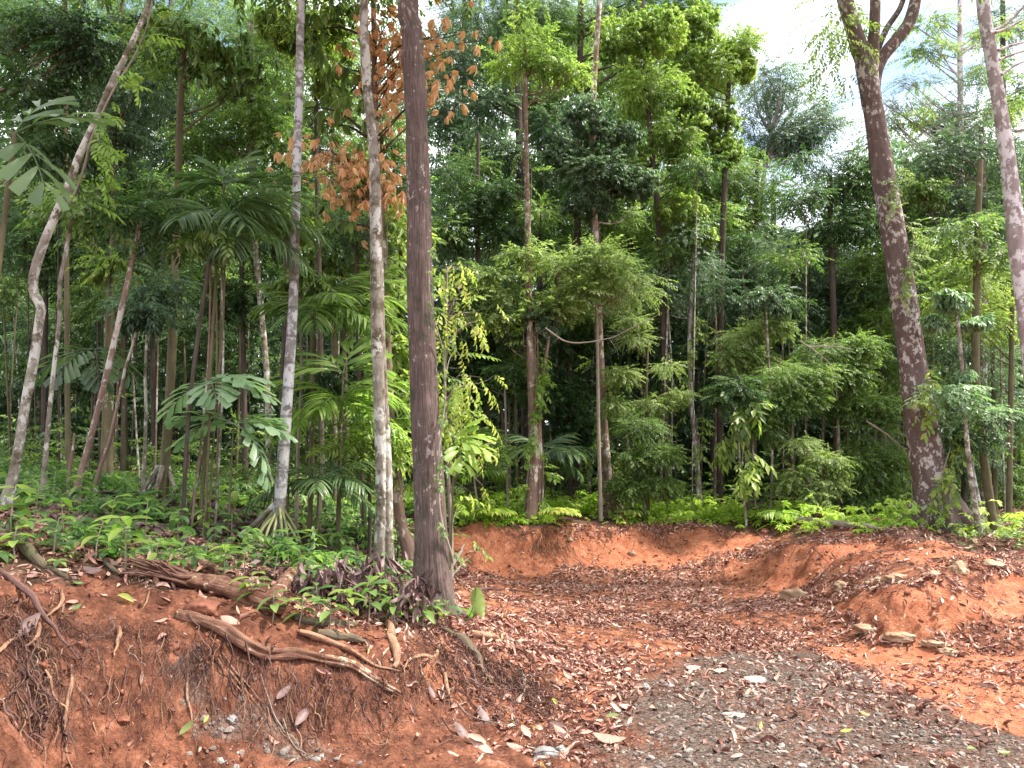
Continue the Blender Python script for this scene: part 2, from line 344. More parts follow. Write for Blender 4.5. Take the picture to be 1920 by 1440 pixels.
B_RED = barkmat('bark_reddish', (.17,.105,.08), (.31,.21,.17), spot=(.46,.42,.37), spot_t=.54, moss=(.09,.08,.04), moss_t=.55, su=22, sv=3, bump=.4)
B_TWIG = barkmat('bark_twig', (.22,.18,.14), (.36,.31,.26), su=20, sv=8, bump=.3)
B_ROOT = barkmat('root_skin', (.20,.10,.06), (.42,.26,.17), su=90, sv=9, bump=.7, rough=.75, moss=(.12,.045,.03), moss_t=.52)
B_ROOTD = barkmat('root_dark', (.11,.06,.05), (.22,.12,.10), su=90, sv=9, bump=.7)
B_LOG = barkmat('log_bark', (.13,.058,.038), (.31,.175,.115), spot=(.42,.30,.21), spot_t=.58, su=55, sv=5, bump=1.0, moss=(.10,.04,.028), moss_t=.5)
B_SPLIT = barkmat('split_wood', (.13,.055,.04), (.34,.20,.15), su=60, sv=1.5, bump=1.0)
B_MOSS = barkmat('mossy_root', (.085,.065,.042), (.17,.135,.09), su=40, sv=8, bump=1.0, moss=(.085,.095,.04), moss_t=.54)
B_STILT = barkmat('stilt_root', (.16,.17,.07), (.33,.33,.17), su=14, sv=4, bump=.5, moss=(.03,.03,.02), moss_t=.56)

def soilmat():
    m, n, L = _mat('ground_soil'); o = n.new('ShaderNodeOutputMaterial'); p = n.new('ShaderNodeBsdfPrincipled')
    p.inputs['Roughness'].default_value = .95; p.inputs['Specular IOR Level'].default_value = .15
    tc = n.new('ShaderNodeTexCoord'); ob = tc.outputs['Object']
    at_ = n.new('ShaderNodeAttribute'); at_.attribute_name = 'zone'; sp = n.new('ShaderNodeSeparateColor'); L.new(at_.outputs['Color'], sp.inputs[0])
    n1 = noise(n, L, 1.3, ob, 6, .6); n2 = noise(n, L, 7, ob, 6, .65); n3 = noise(n, L, 42, ob, 4, .6); n4 = noise(n, L, 160, ob, 2, .6)
    red = ramp(n, [(.038,.015,.010),(.105,.040,.023),(.20,.080,.046),(.33,.165,.105)], [.25,.45,.6,.8]); L.new(n2.outputs[0], red.inputs[0])
    org = ramp(n, [(.17,.055,.028),(.29,.100,.052),(.38,.155,.085),(.48,.25,.16)], [.25,.45,.62,.85]); L.new(n2.outputs[0], org.inputs[0])
    grv = ramp(n, [(.022,.015,.012),(.066,.047,.038),(.125,.092,.076),(.25,.205,.18)], [.25,.45,.62,.85]); L.new(n3.outputs[0], grv.inputs[0])
    hum = ramp(n, [(.022,.012,.008),(.06,.032,.02),(.13,.07,.045),(.2,.12,.08)], [.25,.45,.62,.85]); L.new(n2.outputs[0], hum.inputs[0])
    def soft(x):   # breaks the zone edges up
        a = n.new('ShaderNodeMath'); a.operation = 'MULTIPLY_ADD'; L.new(n2.outputs[0], a.inputs[0]); a.inputs[1].default_value = .9; L.new(x, a.inputs[2])
        return mrange(n, L, a.outputs[0], .82, 1.08)
    c = mixc(n, L, soft(sp.outputs[1]), red.outputs[0], org.outputs[0])
    c = mixc(n, L, soft(sp.outputs[2]), c, hum.outputs[0])
    mud = mixc(n, L, mrange(n, L, n1.outputs[0], .46, .66, 0, .65), grv.outputs[0], red.outputs[0])
    c = mixc(n, L, soft(sp.outputs[0]), c, mud)
    dk = mixc(n, L, 1.0, c, mixc(n, L, mrange(n, L, n3.outputs[0], .3, .62), (.62,.6,.6), (1.12,1.12,1.12)), 'MULTIPLY')
    pale = mixc(n, L, mrange(n, L, n4.outputs[0], .70, .76, 0, .6), dk, (.52,.36,.26))
    L.new(pale, p.inputs['Base Color'])
    prev = None
    for t, s, d in ((n2, .5, .05), (n3, .7, .02), (n4, .7, .006)):
        b = n.new('ShaderNodeBump'); b.inputs['Strength'].default_value = s; b.inputs['Distance'].default_value = d; L.new(t.outputs[0], b.inputs['Height'])
        if prev: L.new(prev, b.inputs['Normal'])
        prev = b.outputs[0]
    L.new(prev, p.inputs['Normal']); L.new(p.outputs[0], o.inputs[0]); return m
M_SOIL = soilmat()
def rockmat(name, a, b, c):
    m, n, L = _mat(name); o = n.new('ShaderNodeOutputMaterial'); p = n.new('ShaderNodeBsdfPrincipled'); p.inputs['Roughness'].default_value = .8
    tc = n.new('ShaderNodeTexCoord'); x = noise(n, L, 6, tc.outputs['Object'], 8, .65); y = noise(n, L, 40, tc.outputs['Object'], 4)
    r = ramp(n, [a, b, c], [.35, .5, .68]); L.new(x.outputs[0], r.inputs[0])
    gi = n.new('ShaderNodeNewGeometry'); cc = mixc(n, L, mrange(n, L, gi.outputs['Random Per Island'], 0, 1, 0, .55), r.outputs[0], tuple(q*.45 for q in b))
    L.new(cc, p.inputs['Base Color'])
    bp = n.new('ShaderNodeBump'); bp.inputs['Strength'].default_value = .7; bp.inputs['Distance'].default_value = .01; L.new(y.outputs[0], bp.inputs['Height'])
    L.new(bp.outputs[0], p.inputs['Normal']); L.new(p.outputs[0], o.inputs[0]); return m
R_GREY = rockmat('rock_grey', (.16,.15,.14), (.27,.26,.25), (.42,.41,.40))
R_TAN = rockmat('rock_tan', (.22,.10,.05), (.40,.25,.15), (.52,.41,.29))
R_WHITE = rockmat('rock_white', (.30,.24,.20), (.44,.38,.33), (.55,.50,.45))
R_GRAV = rockmat('gravel_stone', (.09,.07,.06), (.19,.155,.135), (.40,.36,.32))
R_CLOD = rockmat('clod', (.10,.03,.015), (.22,.07,.035), (.36,.13,.07))

# ---------------------------------------------------------------- ground zones in world space
def wpoly(pp): return np.array([hit(*p)[:2] for p in pp])
def inside(poly, x, y):
    x0, y0 = poly[:, 0], poly[:, 1]; x1, y1 = np.roll(x0, -1), np.roll(y0, -1); c = np.zeros(x.shape, bool)
    for a, b, d, e in zip(x0, y0, x1, y1):
        if b == e: continue
        c ^= ((b > y) != (e > y)) & (x < (d-a)*(y-b)/(e-b)+a)
    return c
Z_GRAV = wpoly([(1150,1440),(1175,1380),(1195,1320),(1225,1275),(1300,1240),(1400,1228),(1500,1217),(1580,1235),(1660,1275),(1750,1325),(1920,1400),(1990,1440)])
Z_GRAV = np.vstack([Z_GRAV, [[4.2,2.5],[3.4,-12],[-2,-12],[-.9,1],[.2,3.3]]])
Z_GRAV2 = wpoly([(340,1440),(380,1370),(430,1300),(500,1300),(590,1350),(640,1400),(640,1438)])
Z_ORG = [wpoly(p) for p in (
 [(845,1000),(1000,1003),(1250,1003),(1450,1000),(1420,1020),(1330,1046),(1100,1066),(930,1078),(870,1066)],
 [(1340,1048),(1467,1029),(1613,1018),(1780,1021),(1830,1045),(1747,1062),(1530,1086),(1430,1092)],
 [(1560,1130),(1660,1107),(1780,1095),(1925,1085),(2100,1075),(2100,1150),(1960,1155),(1880,1165),(1750,1200),(1650,1185)],
 [(1620,1195),(1760,1225),(1920,1235),(2100,1240),(2100,1440),(1930,1400),(1750,1320),(1620,1250),(1540,1215)])]
Z_HUM = np.vstack([wpoly([(-250,1060),(0,1065),(150,1080),(300,1105),(560,1125),(740,1145),(800,1110),(838,1040)]),
    [(c[0], c[1]+.1) for c in CREST]+[[30,10],[80,20],[80,120],[-120,120],[-120,2],[-8,3]]])
def zones(x, y):
    wx = x+fbm(x*2.2, y*2.2, 2, 5)*.22; wy = y+fbm(x*2.2, y*2.2, 8, 5)*.22
    gr = 0
    for dx, dy in ((0, 0), (.22, .05), (-.2, .12), (.05, -.22), (-.08, .28), (.3, -.15), (-.3, -.1)):
        gr = gr+(inside(Z_GRAV, wx+dx, wy+dy) | (inside(Z_GRAV2, wx, wy) & (fbm(x*5, y*5, 3, 3) > -.1)))/7.0
    gr = gr*np.where(x < -.3, .55, 1)
    gr0 = (inside(Z_GRAV, wx, wy) | inside(Z_GRAV2, wx, wy) & (fbm(x*5, y*5, 3, 3) > -.1)).astype(float)*np.where(x < -.3, .55, 1)
    og = np.zeros(x.shape)
    for q in Z_ORG: og = np.maximum(og, inside(q, wx, wy))
    og = np.maximum(og, .46*((y > 5.2) & (x > -.6)))
    hu = inside(Z_HUM, wx, wy).astype(float)
    return gr, og*(1-.6*gr), hu*(1-gr)
def make_ground():
    ang = np.concatenate([np.linspace(-180, -46, 40, endpoint=False), np.linspace(-46, 46, 560, endpoint=False), np.linspace(46, 180, 41)])
    rr = np.concatenate([np.geomspace(.3, 3.0, 30, endpoint=False), np.linspace(3.0, 6.2, 260, endpoint=False), np.geomspace(6.2, 30, 260, endpoint=False), np.geomspace(30, 300, 24)])
    A, R = np.meshgrid(np.radians(ang), rr); x = R*np.sin(A); y = R*np.cos(A); z = H(x, y)
    far = np.clip((R-45)/60, 0, 1); z = z*(1-far)+2.0*far
    gr, og, hu = zones(x, y)
    nn = gnormal(x, y); fade = np.clip((14-R)/8, 0, 1)*(np.abs(np.degrees(A)) < 47)
    d = fade*(fbm(x*14, y*14, z*14, 4)*.014+np.abs(fbm(x*30, y*30, z*30, 2))*.007)*(1-.7*gr)
    tr = np.clip(og, 0, 1)*(x > 3)*(z < .15)          # wheel-rolled red strip: shallow ruts along its length
    gx_ = gnormal(x, y, .1); ril = np.clip(1-gx_[..., 2], 0, .4)*2.5*(R < 17)*(R > 6)
    d = d+ril*(-.05*np.abs(vnoise(x*3.3+.5*fbm(x, y, 1, 2), 2.0, 5))-.035*np.abs(vnoise(x*9+fbm(x*2, y*2, 1, 2), 7.0, 5))+.03*fbm(x*5, y*5, z*5, 4))
    d = d+tr*.012*vnoise(x*2.2+y*1.1, (y-x*.5)*11, 4)
    P = np.stack([x, y, z], -1)+nn*d[..., None]
    m, k = x.shape; i = np.arange(m-1)[:, None]*k+np.arange(k-1)[None]
    q = np.stack([i, i+1, i+k+1, i+k], -1).reshape(-1, 4)
    g = G(); g.add(P.reshape(-1, 3), q=q)
    c = np.array([[0, 0, H0(np.array([0.]), np.array([0.]))[0]]]); j = np.arange(k-1)
    g.add(np.vstack([P[0], c]), t=np.stack([np.full(k-1, k), j+1, j], -1))
    o = g.build('ground', M_SOIL); o['kind'] = 'structure'
    a = o.data.color_attributes.new('zone', 'FLOAT_COLOR', 'POINT')
    cz = np.stack([gr, og, hu, np.ones_like(gr)], -1).reshape(-1, 4); cz = np.vstack([cz, cz[:k], [[1, 0, 0, 1]]])
    a.data.foreach_set('color', cz.astype(np.float32).ravel())
make_ground()
# ---------------------------------------------------------------- leaves and sprays (templates in numpy; +Y is outward, +Z up, unit metres)
def leaf2(L, w, droop=.15, fold=.10):
    return np.array([[0,0,0],[-w/2,L*.45,fold*w],[w/2,L*.45,fold*w],[0,L,-droop*L]]), np.array([[0,2,3],[0,3,1]])
def leafN(L, w, droop=.25, fold=.25, n=5, prof=None, wave=0.0, base=.0, rng=RNG):
    s = np.linspace(0, 1, n+1); p = prof(s) if prof else np.sin(np.pi*s**.85)**.8
    p = np.maximum(p, base if base else 0.02*(s < .01)); y = L*(s-.12*droop*s*s); z = -droop*L*s*s
    wv = rng.uniform(-1, 1, n+1)*wave*w
    V = np.empty((n+1, 3, 3))
    for k, sx in enumerate((-1, 0, 1)):
        V[:, k, 0] = sx*p*w/2; V[:, k, 1] = y+(abs(sx)*p*w*.12); V[:, k, 2] = z+abs(sx)*p*w*fold*.5+sx*wv
    V = V.reshape(-1, 3); t = []
    for i in range(n):
        for k in (0, 1):
            a = i*3+k; t += [[a, a+1, a+4], [a, a+4, a+3]]
    return V, np.array(t)
def rotm(ax, a):
    ax = unit(ax); c, s = math.cos(a), math.sin(a); x, y, z = ax
    return np.array([[c+x*x*(1-c), x*y*(1-c)-z*s, x*z*(1-c)+y*s],[y*x*(1-c)+z*s, c+y*y*(1-c), y*z*(1-c)-x*s],[z*x*(1-c)-y*s, z*y*(1-c)+x*s, c+z*z*(1-c)]])
RX = lambda a: rotm((1,0,0), a); RY = lambda a: rotm((0,1,0), a); RZ = lambda a: rotm((0,0,1), a)
def cat(parts):
    V, T, n = [], [], 0
    for v, t in parts: V.append(v); T.append(t+n); n += len(v)
    return np.vstack(V), np.vstack(T)
def spray_alt(n, tw, L, w, rng, leaf=leaf2, droop=.3, spread=62, sag=.25):
    P = []
    for i in range(n):
        s = (i+.6)/n; side = 1 if i % 2 else -1
        v, t = leaf(L*rng.uniform(.7, 1.1), w*rng.uniform(.8, 1.15))
        az = -side*math.radians(spread*(1-.55*s)+rng.uniform(-14, 14)) if i < n-1 else 0
        v = v@RY(rng.uniform(-.5, .5)).T@RX(-droop-rng.uniform(-.25, .45)).T@RZ(az).T
        P.append((v+np.array([0, tw*s, -sag*tw*s*s]), t))
    return cat(P)
def spray_rosette(n, L, w, rng, leaf=leaf2, pitch=(.1, .9)):
    P = []
    for i in range(n):
        v, t = leaf(L*rng.uniform(.75, 1.1), w); a = rng.uniform(*pitch)
        P.append((v@RX(-a).T@RZ(2*math.pi*(i+rng.uniform(-.25, .25))/n).T, t))
    return cat(P)
def spray_pinnate(n, tw, L, w, rng, leaf=leaf2, droop=.2, sag=.3):
    P = []
    for i in range(n):
        s = (i+1)/n
        for side in (-1, 1):
            v, t = leaf(L*(.6+.5*math.sin(math.pi*s*.9)), w)
            v = v@RX(-droop-rng.uniform(-.1, .2)).T@RZ(-side*math.radians(72-30*s)).T
            P.append((v+np.array([0, tw*s, -sag*tw*s*s]), t))
    return cat(P)
def bank(fn, k=5): return [fn(np.random.default_rng(100+i)) for i in range(k)]
SP = {
 'alt':   bank(lambda r: spray_alt(14, .42, .105, .040, r)),
 'fine':  bank(lambda r: spray_alt(20, .50, .062, .024, r)),
 'big':   bank(lambda r: spray_alt(8, .40, .20, .075, r)),
 'rose':  bank(lambda r: spray_rosette(9, .165, .045, r, pitch=(.25, 1.1))),
 'droop': bank(lambda r: spray_rosette(7, .18, .052, r, pitch=(.8, 1.45))),
 'pinn':  bank(lambda r: spray_pinnate(8, .42, .14, .036, r)),
 'alt_n': bank(lambda r: spray_alt(9, .34, .12, .05, r, leaf=lambda L, w: leafN(L, w, .3, .3, 4, rng=r))),
 'droop_n': bank(lambda r: spray_rosette(6, .18, .050, r, leaf=lambda L, w: leafN(L, w, .22, .4, 4, rng=r), pitch=(.75, 1.4))),
 'pinn_n': bank(lambda r: spray_pinnate(7, .40, .15, .042, r, leaf=lambda L, w: leafN(L, w, .3, .3, 4, rng=r))),
 'herb':  bank(lambda r: spray_rosette(6, .11, .045, r, leaf=lambda L, w: leafN(L, w, .4, .3, 3, rng=r), pitch=(-.35, .35)), 6),
 'wall':  bank(lambda r: spray_alt(10, .5, .24, .09, r)),
}
def instance(g, tmpl, pos, ydir, scale, rng, up=(0, 0, 1), roll=.35):
    """joins one copy of a template per position into g; ydir = outward directions"""
    pos = np.asarray(pos, float); K = len(pos)
    if not K: return
    y = unit(ydir); up = np.broadcast_to(np.asarray(up, float), y.shape); x = np.cross(y, up)
    bad = np.linalg.norm(x, axis=1) < 1e-3; x[bad] = (1, 0, 0); x = unit(x); z = np.cross(x, y)
    a = rng.normal(0, roll, K)[:, None]; x, z = x*np.cos(a)+z*np.sin(a), z*np.cos(a)-x*np.sin(a)
    sc = np.broadcast_to(np.asarray(scale, float), (K,))
    pick = rng.integers(0, len(tmpl), K)
    for k, (v, t) in enumerate(tmpl):
        m = pick == k; c = int(m.sum())
        if not c: continue
        M = np.stack([x[m], y[m], z[m]], -1)*sc[m][:, None, None]
        V = np.einsum('kij,nj->kni', M, v)+pos[m][:, None]
        g.add(V.reshape(-1, 3), t=(t[None]+(np.arange(c)*len(v))[:, None, None]).reshape(-1, 3))
def ball(rng, n, bias=1/3.):
    d = unit(rng.normal(size=(n, 3))); return d*rng.random((n, 1))**bias
DENS = 1.0
def crown_clumps(blobs, Y, rng, cl=.75, depth=None, dens=1.0):
    """blobs: ellipses (px,py,rx,ry) at depth Y -> clump centres and radii inside real ellipsoids"""
    C = []
    for b in blobs:
        px, py, rx, ry = b[:4]; y0 = Y+(b[4] if len(b) > 4 else 0)
        c = at(px, py, y0); k = y0/F; R = np.array([rx*k, (depth or (rx+ry)/2*k), ry*k])
        r = cl*np.clip(R.min(), .35, 2.2)*.55
        n = max(4, int(dens*2.0*(R[0]*R[2]+R[0]*R[1])/(r*r)))
        p = c+ball(rng, n, .42)*R*(1-.25)
        rng.shuffle(p)
        for q in p: C.append((q, r*rng.uniform(.45, 1.35), c))
    return C
def fill_clumps(g, C, kind, rng, per, scale, flat=.55, droop=.25):
    P, D = [], []
    for q, r, c in C:
        n = max(3, int(per*r*r*rng.uniform(.6, 1.3)))
        b = ball(rng, n, .5); b[:, 2] = b[:, 2]*flat
        P.append(q+b*r*rng.uniform(.7, 1.35, (n, 1))); o = unit(q-c)
        d = unit(b)+o*.7+rng.normal(0, .25, (n, 3)); d[:, 2] = d[:, 2]*.6-droop; D.append(d)
    P = np.vstack(P); D = np.vstack(D)
    instance(g, SP[kind], P, D, scale*rng.uniform(.7, 1.25, len(P)), rng)
def limbs(parent, trunk_pts, C, rng, mat, r0, nmax=14, Zmin=None):
    g = G(); idx = rng.permutation(len(C))[:nmax]; solo = nmax <= 6 or parent.location.y < 15.8
    for i in idx:
        if solo and g.n: g.build('limb', mat, parent); g = G()
        q, r, c = C[i]
        zt = q[2]-np.linalg.norm((q-trunk_pts[-1])[:2])*rng.uniform(.35, .9)
        z = np.clip(zt, trunk_pts[:, 2].min()+.4*np.ptp(trunk_pts[:, 2]), trunk_pts[:, 2].max())
        s = np.array([np.interp(z, trunk_pts[:, 2], trunk_pts[:, k]) for k in range(3)])
        L = np.linalg.norm(q-s)
        if L < .2: continue
        m = (s+q)/2+rng.normal(0, .06, 3)*L+np.array([0, 0, -.08*L])
        ra = max(.006, r0*rng.uniform(.25, .5)*min(1, L/3+.3))
        tube(g, [s, m, q], [ra, ra*.6, ra*.2], 5, 7, cap=False)
        for _ in range(3):
            e = q+rng.normal(0, .7, 3)*r; tube(g, [m*.3+q*.7, (m*.3+q*.7+e)/2+rng.normal(0, .05, 3), e], [ra*.35, ra*.12], 3, 4, cap=False)
    if g.n: g.build('limb', mat, parent)
def trunk_from_px(path, Y, top_extra=None, Yend=None):
    """path: (px,py,width_px) from top to base; last one is stood on the ground"""
    P, R = [], []
    m = len(path)
    for k, (px, py, wd) in enumerate(path):
        yy = Y if Yend is None else Yend+(Y-Yend)*k/(m-1)
        P.append(at(px, py, yy)); R.append(wd/2*yy/F)
    zb = hz(P[-1][0], P[-1][1])-.12
    if P[-1][2] > zb: P.append(np.array([P[-1][0], P[-1][1], zb])); R.append(R[-1]*1.15)
    else: P[-1][2] = zb
    P = np.array(P[::-1]); R = np.array(R[::-1])
    # drop any point lower than the base
    keep = [0]+[i for i in range(1, len(P)) if P[i][2] > P[keep_last(P, i)][2]+.02] if False else [0]+[i for i in range(1, len(P)) if P[i][2] > P[0][2]+.05]
    return P[keep], R[keep]
TREES = {}
def tree(name, label, Y, path, bark, blobs=(), leaf=None, kind='alt', dens=1.0, scale=1.0, group=None, cat='tree', cl=.75, nl=14,
         seg=10, rad=None, n=None, lm=None, extra=None, seed=None, flat=.55, Yend=None, per=None, depth=None, droop=.25, limb_r=None):
    Y = behind_crest(path[-1][0], Y)
    rng = np.random.default_rng(seed if seed is not None else abs(hash((round(Y*100), round(path[0][0]), round(path[0][1])))) % 100000)
    P, R = trunk_from_px(path, Y, Yend=Yend)
    C = crown_clumps(blobs, Y if Yend is None else Yend, rng, cl, depth) if len(blobs) else []
    if extra: # trunk runs on above the frame to an unseen crown, widened to shade the bank: extra = (dx, dy, height, crown radius)
        dx, dy, hh, cr = extra; top = P[-1]+np.array([dx, dy, hh]); P = np.vstack([P, top]); R = np.append(R, R[-1]*.6)
        k = max(6, int(2*cr*cr)); 
        for q in top+ball(rng, k, .45)*np.array([cr, cr, cr*.5]): C.append((q, cr*.42, top))
    if Y > 14.5 and kind in ('alt', 'rose', 'pinn'): scale, dens = scale*.84, dens*1.0
    root = thing(name, label, cat, P[0]*[1, 1, 0]+[0, 0, P[0][2]+.12], group); off = np.array(root.location)
    g = G(); nn = n or max(8, int(np.linalg.norm(np.diff(P, axis=0), axis=1).sum()/.35))
    Ps = tube(g, P-off, R, seg, nn, rad)
    g.build('trunk', bark, root)
    if C:
        Cl = [(q-off, r, c-off) for q, r, c in C]
        limbs(root, Ps, Cl, rng, lm or bark, limb_r or R[len(R)//2], nl)
        g = G(); mixk = {'alt': 'fine', 'rose': 'alt', 'pinn': 'alt', 'droop': 'alt', 'fine': 'fine'}.get(kind, kind); n2 = len(Cl)//4 if kind != 'droop_n' else 0
        fill_clumps(g, Cl[n2:], kind, rng, (per or 84)*dens*DENS/scale**2, scale, flat, droop)
        if n2: fill_clumps(g, Cl[:n2], mixk, rng, (per or 84)*dens*DENS*(1.5 if mixk == 'fine' else 1)/scale**2, scale, flat*.8, droop)
        g.build('crown', leaf, root)
    TREES.setdefault(name, []).append((root, P))
    return root, P
def wobble(path, rng, a=1.0):
    return [(x+rng.normal(0, a), y, w_) for x, y, w_ in path]

# climbing plant: a stem that follows a trunk and carries leaves; the trunk keeps its own object
def climber(name, label, P, z0, z1, rtrunk, leaf, kind, n, scale, seed, group=None, side=(-1, 1), out=.05, drop=-.4, turns=1.5):
    rng = np.random.default_rng(seed); zz = np.linspace(z0, z1, 40)
    C = np.stack([np.interp(zz, P[:, 2], P[:, k]) for k in range(3)], -1)
    toC = unit(np.array([0, 0, 0])-C*[1, 1, 0]); rt = np.stack([-toC[:, 1], toC[:, 0], toC[:, 2]*0], -1)
    ph = np.linspace(0, turns*2*np.pi, 40)+rng.uniform(0, 6)
    offv = toC*(.5+.5*np.cos(ph))[:, None]+rt*np.sin(ph)[:, None]*(.5*(side[1]-side[0])/2)+rt*(side[0]+side[1])/2*.6
    S = C+unit(offv)*(rtrunk+.012)
    root = thing(name, label, 'vine', S[0], group); off = S[0]
    g = G(); tube(g, S-off, [.012, .005], 5, 60); g.build('stem', B_TWIG, root)
    k = rng.integers(0, 40, n); D = unit(offv[k])+rng.normal(0, .5, (n, 3)); D[:, 2] += drop
    pos = S[k]-off+unit(offv[k])*rng.uniform(0, out, (n, 1))+rng.normal(0, .03, (n, 3))
    g = G(); instance(g, SP[kind], pos, D, scale*rng.uniform(.6, 1.3, n), rng); g.build('leaves', leaf, root)
    return root

# palm fronds
def frond(g, L, n, ll, lw, kind, rng, M, o, arch=.55, gs=None, sag=.5):
    s = np.linspace(0, 1, 14); C = np.stack([np.zeros(14), L*(s-.16*arch*s*s), L*(-arch*s*s*.75)], -1)
    tube(gs or g, C@M.T+o, [.011*L**.5, .003], 4, 14, cap=False)
    for i in range(n):
        t = .14+.86*(i+.5)/n; c = np.array([np.interp(t, s, C[:, k]) for k in range(3)]); slope = math.atan(-1.5*arch*t*.75)
        for sd in (-1, 1):
            tt = t+rng.uniform(-.01, .01)
            if kind == 'narrow':
                l = ll*(.45+.75*math.sin(math.pi*min(1, tt*.93+.05)))*rng.uniform(.88, 1.1); v, f = leafN(l, lw, sag, .3, 4, lambda q: np.sin(np.pi*np.clip(q, .0, 1)**.6)**.7, rng=rng)
                az = math.radians(66-36*t+rng.uniform(-6, 6)); el = .1+rng.uniform(-.15, .15)
            else:
                l = ll*(.6+.5*math.sin(math.pi*tt))*rng.uniform(.85, 1.1); v, f = leafN(l, lw, .3, .22, 5, lambda q: .12+.88*q**.75*(q < .99)+.75*(q >= .99), wave=.06, rng=rng)
                az = math.radians(62-34*t+rng.uniform(-6, 6)); el = -.05+rng.uniform(-.15, .2)
            v = v@RX(-el).T@RZ(-sd*az).T@RX(slope).T
            g.add((v+c)@M.T+o, t=f)
def palm(name, label, base, crown, stem_r, fronds, leaf, kind='narrow', n=26, ll=.42, lw=.035, seed=1, cat='palm', group=None, stemmat=None, arch=.55, mids=None, sag=.45):
    """fronds: (azimuth deg with 0 = right and 90 = away, elevation deg, length)"""
    rng = np.random.default_rng(seed); base = np.array(base, float); crown = np.array(crown, float)
    root = thing(name, label, cat, base, group)
    g = G(); pts = [base-[0, 0, .1]]+[np.array(m) for m in (mids or [])]+[crown]
    tube(g, np.array(pts)-base, [stem_r*1.1, stem_r*.8], 8, 14); g.build('stem', stemmat or B_OLIVE, root)
    for az, el, L in fronds:
        a, e = math.radians(az+rng.uniform(-4, 4)), math.radians(el)
        y = np.array([math.cos(a)*math.cos(e), math.sin(a)*math.cos(e), math.sin(e)]); x = unit(np.cross(y, (0, 0, 1))); z = np.cross(x, y)
        g = G(); frond(g, L, n, ll, lw, kind, rng, np.stack([x, y, z], -1)@RY(rng.uniform(-.3, .3)), crown-base, arch*rng.uniform(.85, 1.2), sag=sag)
        g.build('frond', leaf, root)
    return root
# small seedling standing on the ground
def seedling(name, label, px, py, h, leaf, nleaf=7, ll=.14, lw=.05, seed=0, group=None, cat='plant', Y=None, pitch=(-.5, .3)):
    rng = np.random.default_rng(seed); p = hit(px, py) if Y is None else at(px, py, Y)
    p[2] = hz(p[0], p[1]); root = thing(name, label, cat, p, group); st, g = G(), G()
    top = np.array([rng.normal(0, .08)*h, rng.normal(0, .08)*h, h]); mid = top*.5+rng.normal(0, .03, 3)*h
    tube(st, [np.array([0, 0, -.03]), mid, top], [.005+.004*h, .003], 5, 6); st.build('stem', B_TWIG, root)
    for i in range(nleaf):
        s = 1-.7*(i/max(1, nleaf))**1.2; c = np.array([np.interp(s, [0, .5, 1], [0, mid[k], top[k]]) for k in range(3)])
        v, t = leafN(ll*rng.uniform(.65, 1.15), lw*rng.uniform(.85, 1.15), .35, .3, 6, rng=rng)
        g.add(v@RY(rng.uniform(-.3, .3)).T@RX(-rng.uniform(*pitch)).T@RZ(i*2.4+rng.uniform(-.4, .4)).T+c, t=t)
    g.build('leaves', leaf, root); return root
# a bough: twigs with sprays, reaching from a to b
def bough(g, gs, a, b, rng, kind, nspray, sc, spread, r=.02, droop=-.2):
    a, b = np.array(a, float), np.array(b, float); L = np.linalg.norm(b-a); m = (a+b)/2+np.array([0, 0, .12*L])+rng.normal(0, .03, 3)*L
    P = tube(gs, [a, m, b], [r, r*.25], 5, 12, cap=False)
    pos, D = [], []
    for i in range(nspray):
        k = rng.integers(3, 12); e = P[k]+rng.normal(0, 1, 3)*spread*np.array([1, 1, .6])
        tube(gs, [P[k], (P[k]+e)/2+rng.normal(0, .02, 3), e], [r*.25, r*.1], 3, 4, cap=False)
        pos.append(e); D.append(e-P[k]+unit(b-a)*.1+np.array([0, 0, droop*.2]))
    instance(g, SP[kind], pos, np.array(D), sc*rng.uniform(.7, 1.25, len(pos)), rng)
# ================================================================ HERO TRUNKS
def rad_knobby(seed, a=.05, f=3, knots=()):
    def fn(TH, V, R):
        n = fbm(np.cos(TH)*1.3+seed, np.sin(TH)*1.3, V*f*.4, 4)*a
        n = n+fbm(np.cos(TH)*3+seed, np.sin(TH)*3, V*f, 3)*a*.4
        for (th, v, h, s) in knots:
            d = ((np.angle(np.exp(1j*(TH-th))))/.7)**2+((V-v)/s)**2; n = n+h*np.exp(-d)
        return R*(1+n)
    return fn
def rad_flute(seed, k, amp, z0, a=.05):
    """k flutes that widen into buttresses below height z0"""
    base = rad_knobby(seed, a)
    def fn(TH, V, R):
        b = np.clip(1-V/z0, 0, 1)**2
        return base(TH, V, R)*(1+b*amp*np.maximum(0, np.cos(k*TH+seed+.5*np.sin(TH*2)))**1.5+b*.15)
    return fn
def roots_flare(parent, c, r, n, reach, hgt, mat, seed, name='buttress_root'):
    """spreading roots as parts: from the trunk side down to the ground"""
    rng = np.random.default_rng(seed)
    for i in range(n):
        a = 2*math.pi*(i+rng.uniform(-.25, .25))/n+seed; d = np.array([math.cos(a), math.sin(a)]); L = reach*rng.uniform(.7, 1.2)
        pts = []
        for s in (0, .3, .6, 1):
            xy = c[:2]+d*(r*.55+L*s)+rng.normal(0, .02, 2); zg = hz(*xy)
            pts.append([xy[0], xy[1], zg+hgt*(1-s)**2.2-.03*s])
        g = G(); tube(g, np.array(pts)-c, [r*.42, r*.3, r*.22, r*.1], 8, 12, rad_knobby(i+seed, .12)); g.build(name, mat, parent)
def rad_two(seed):     # two stems grown together: a groove down both sides
    k = rad_knobby(seed, .07, 3)
    return lambda TH, V, R: k(TH, V, R)*(1+.10*np.cos(2*(TH-.28*V-2.0))-.30*np.exp(-(np.sin(TH-.28*V-.45+.15*np.sin(V*1.7))/.20)**2))

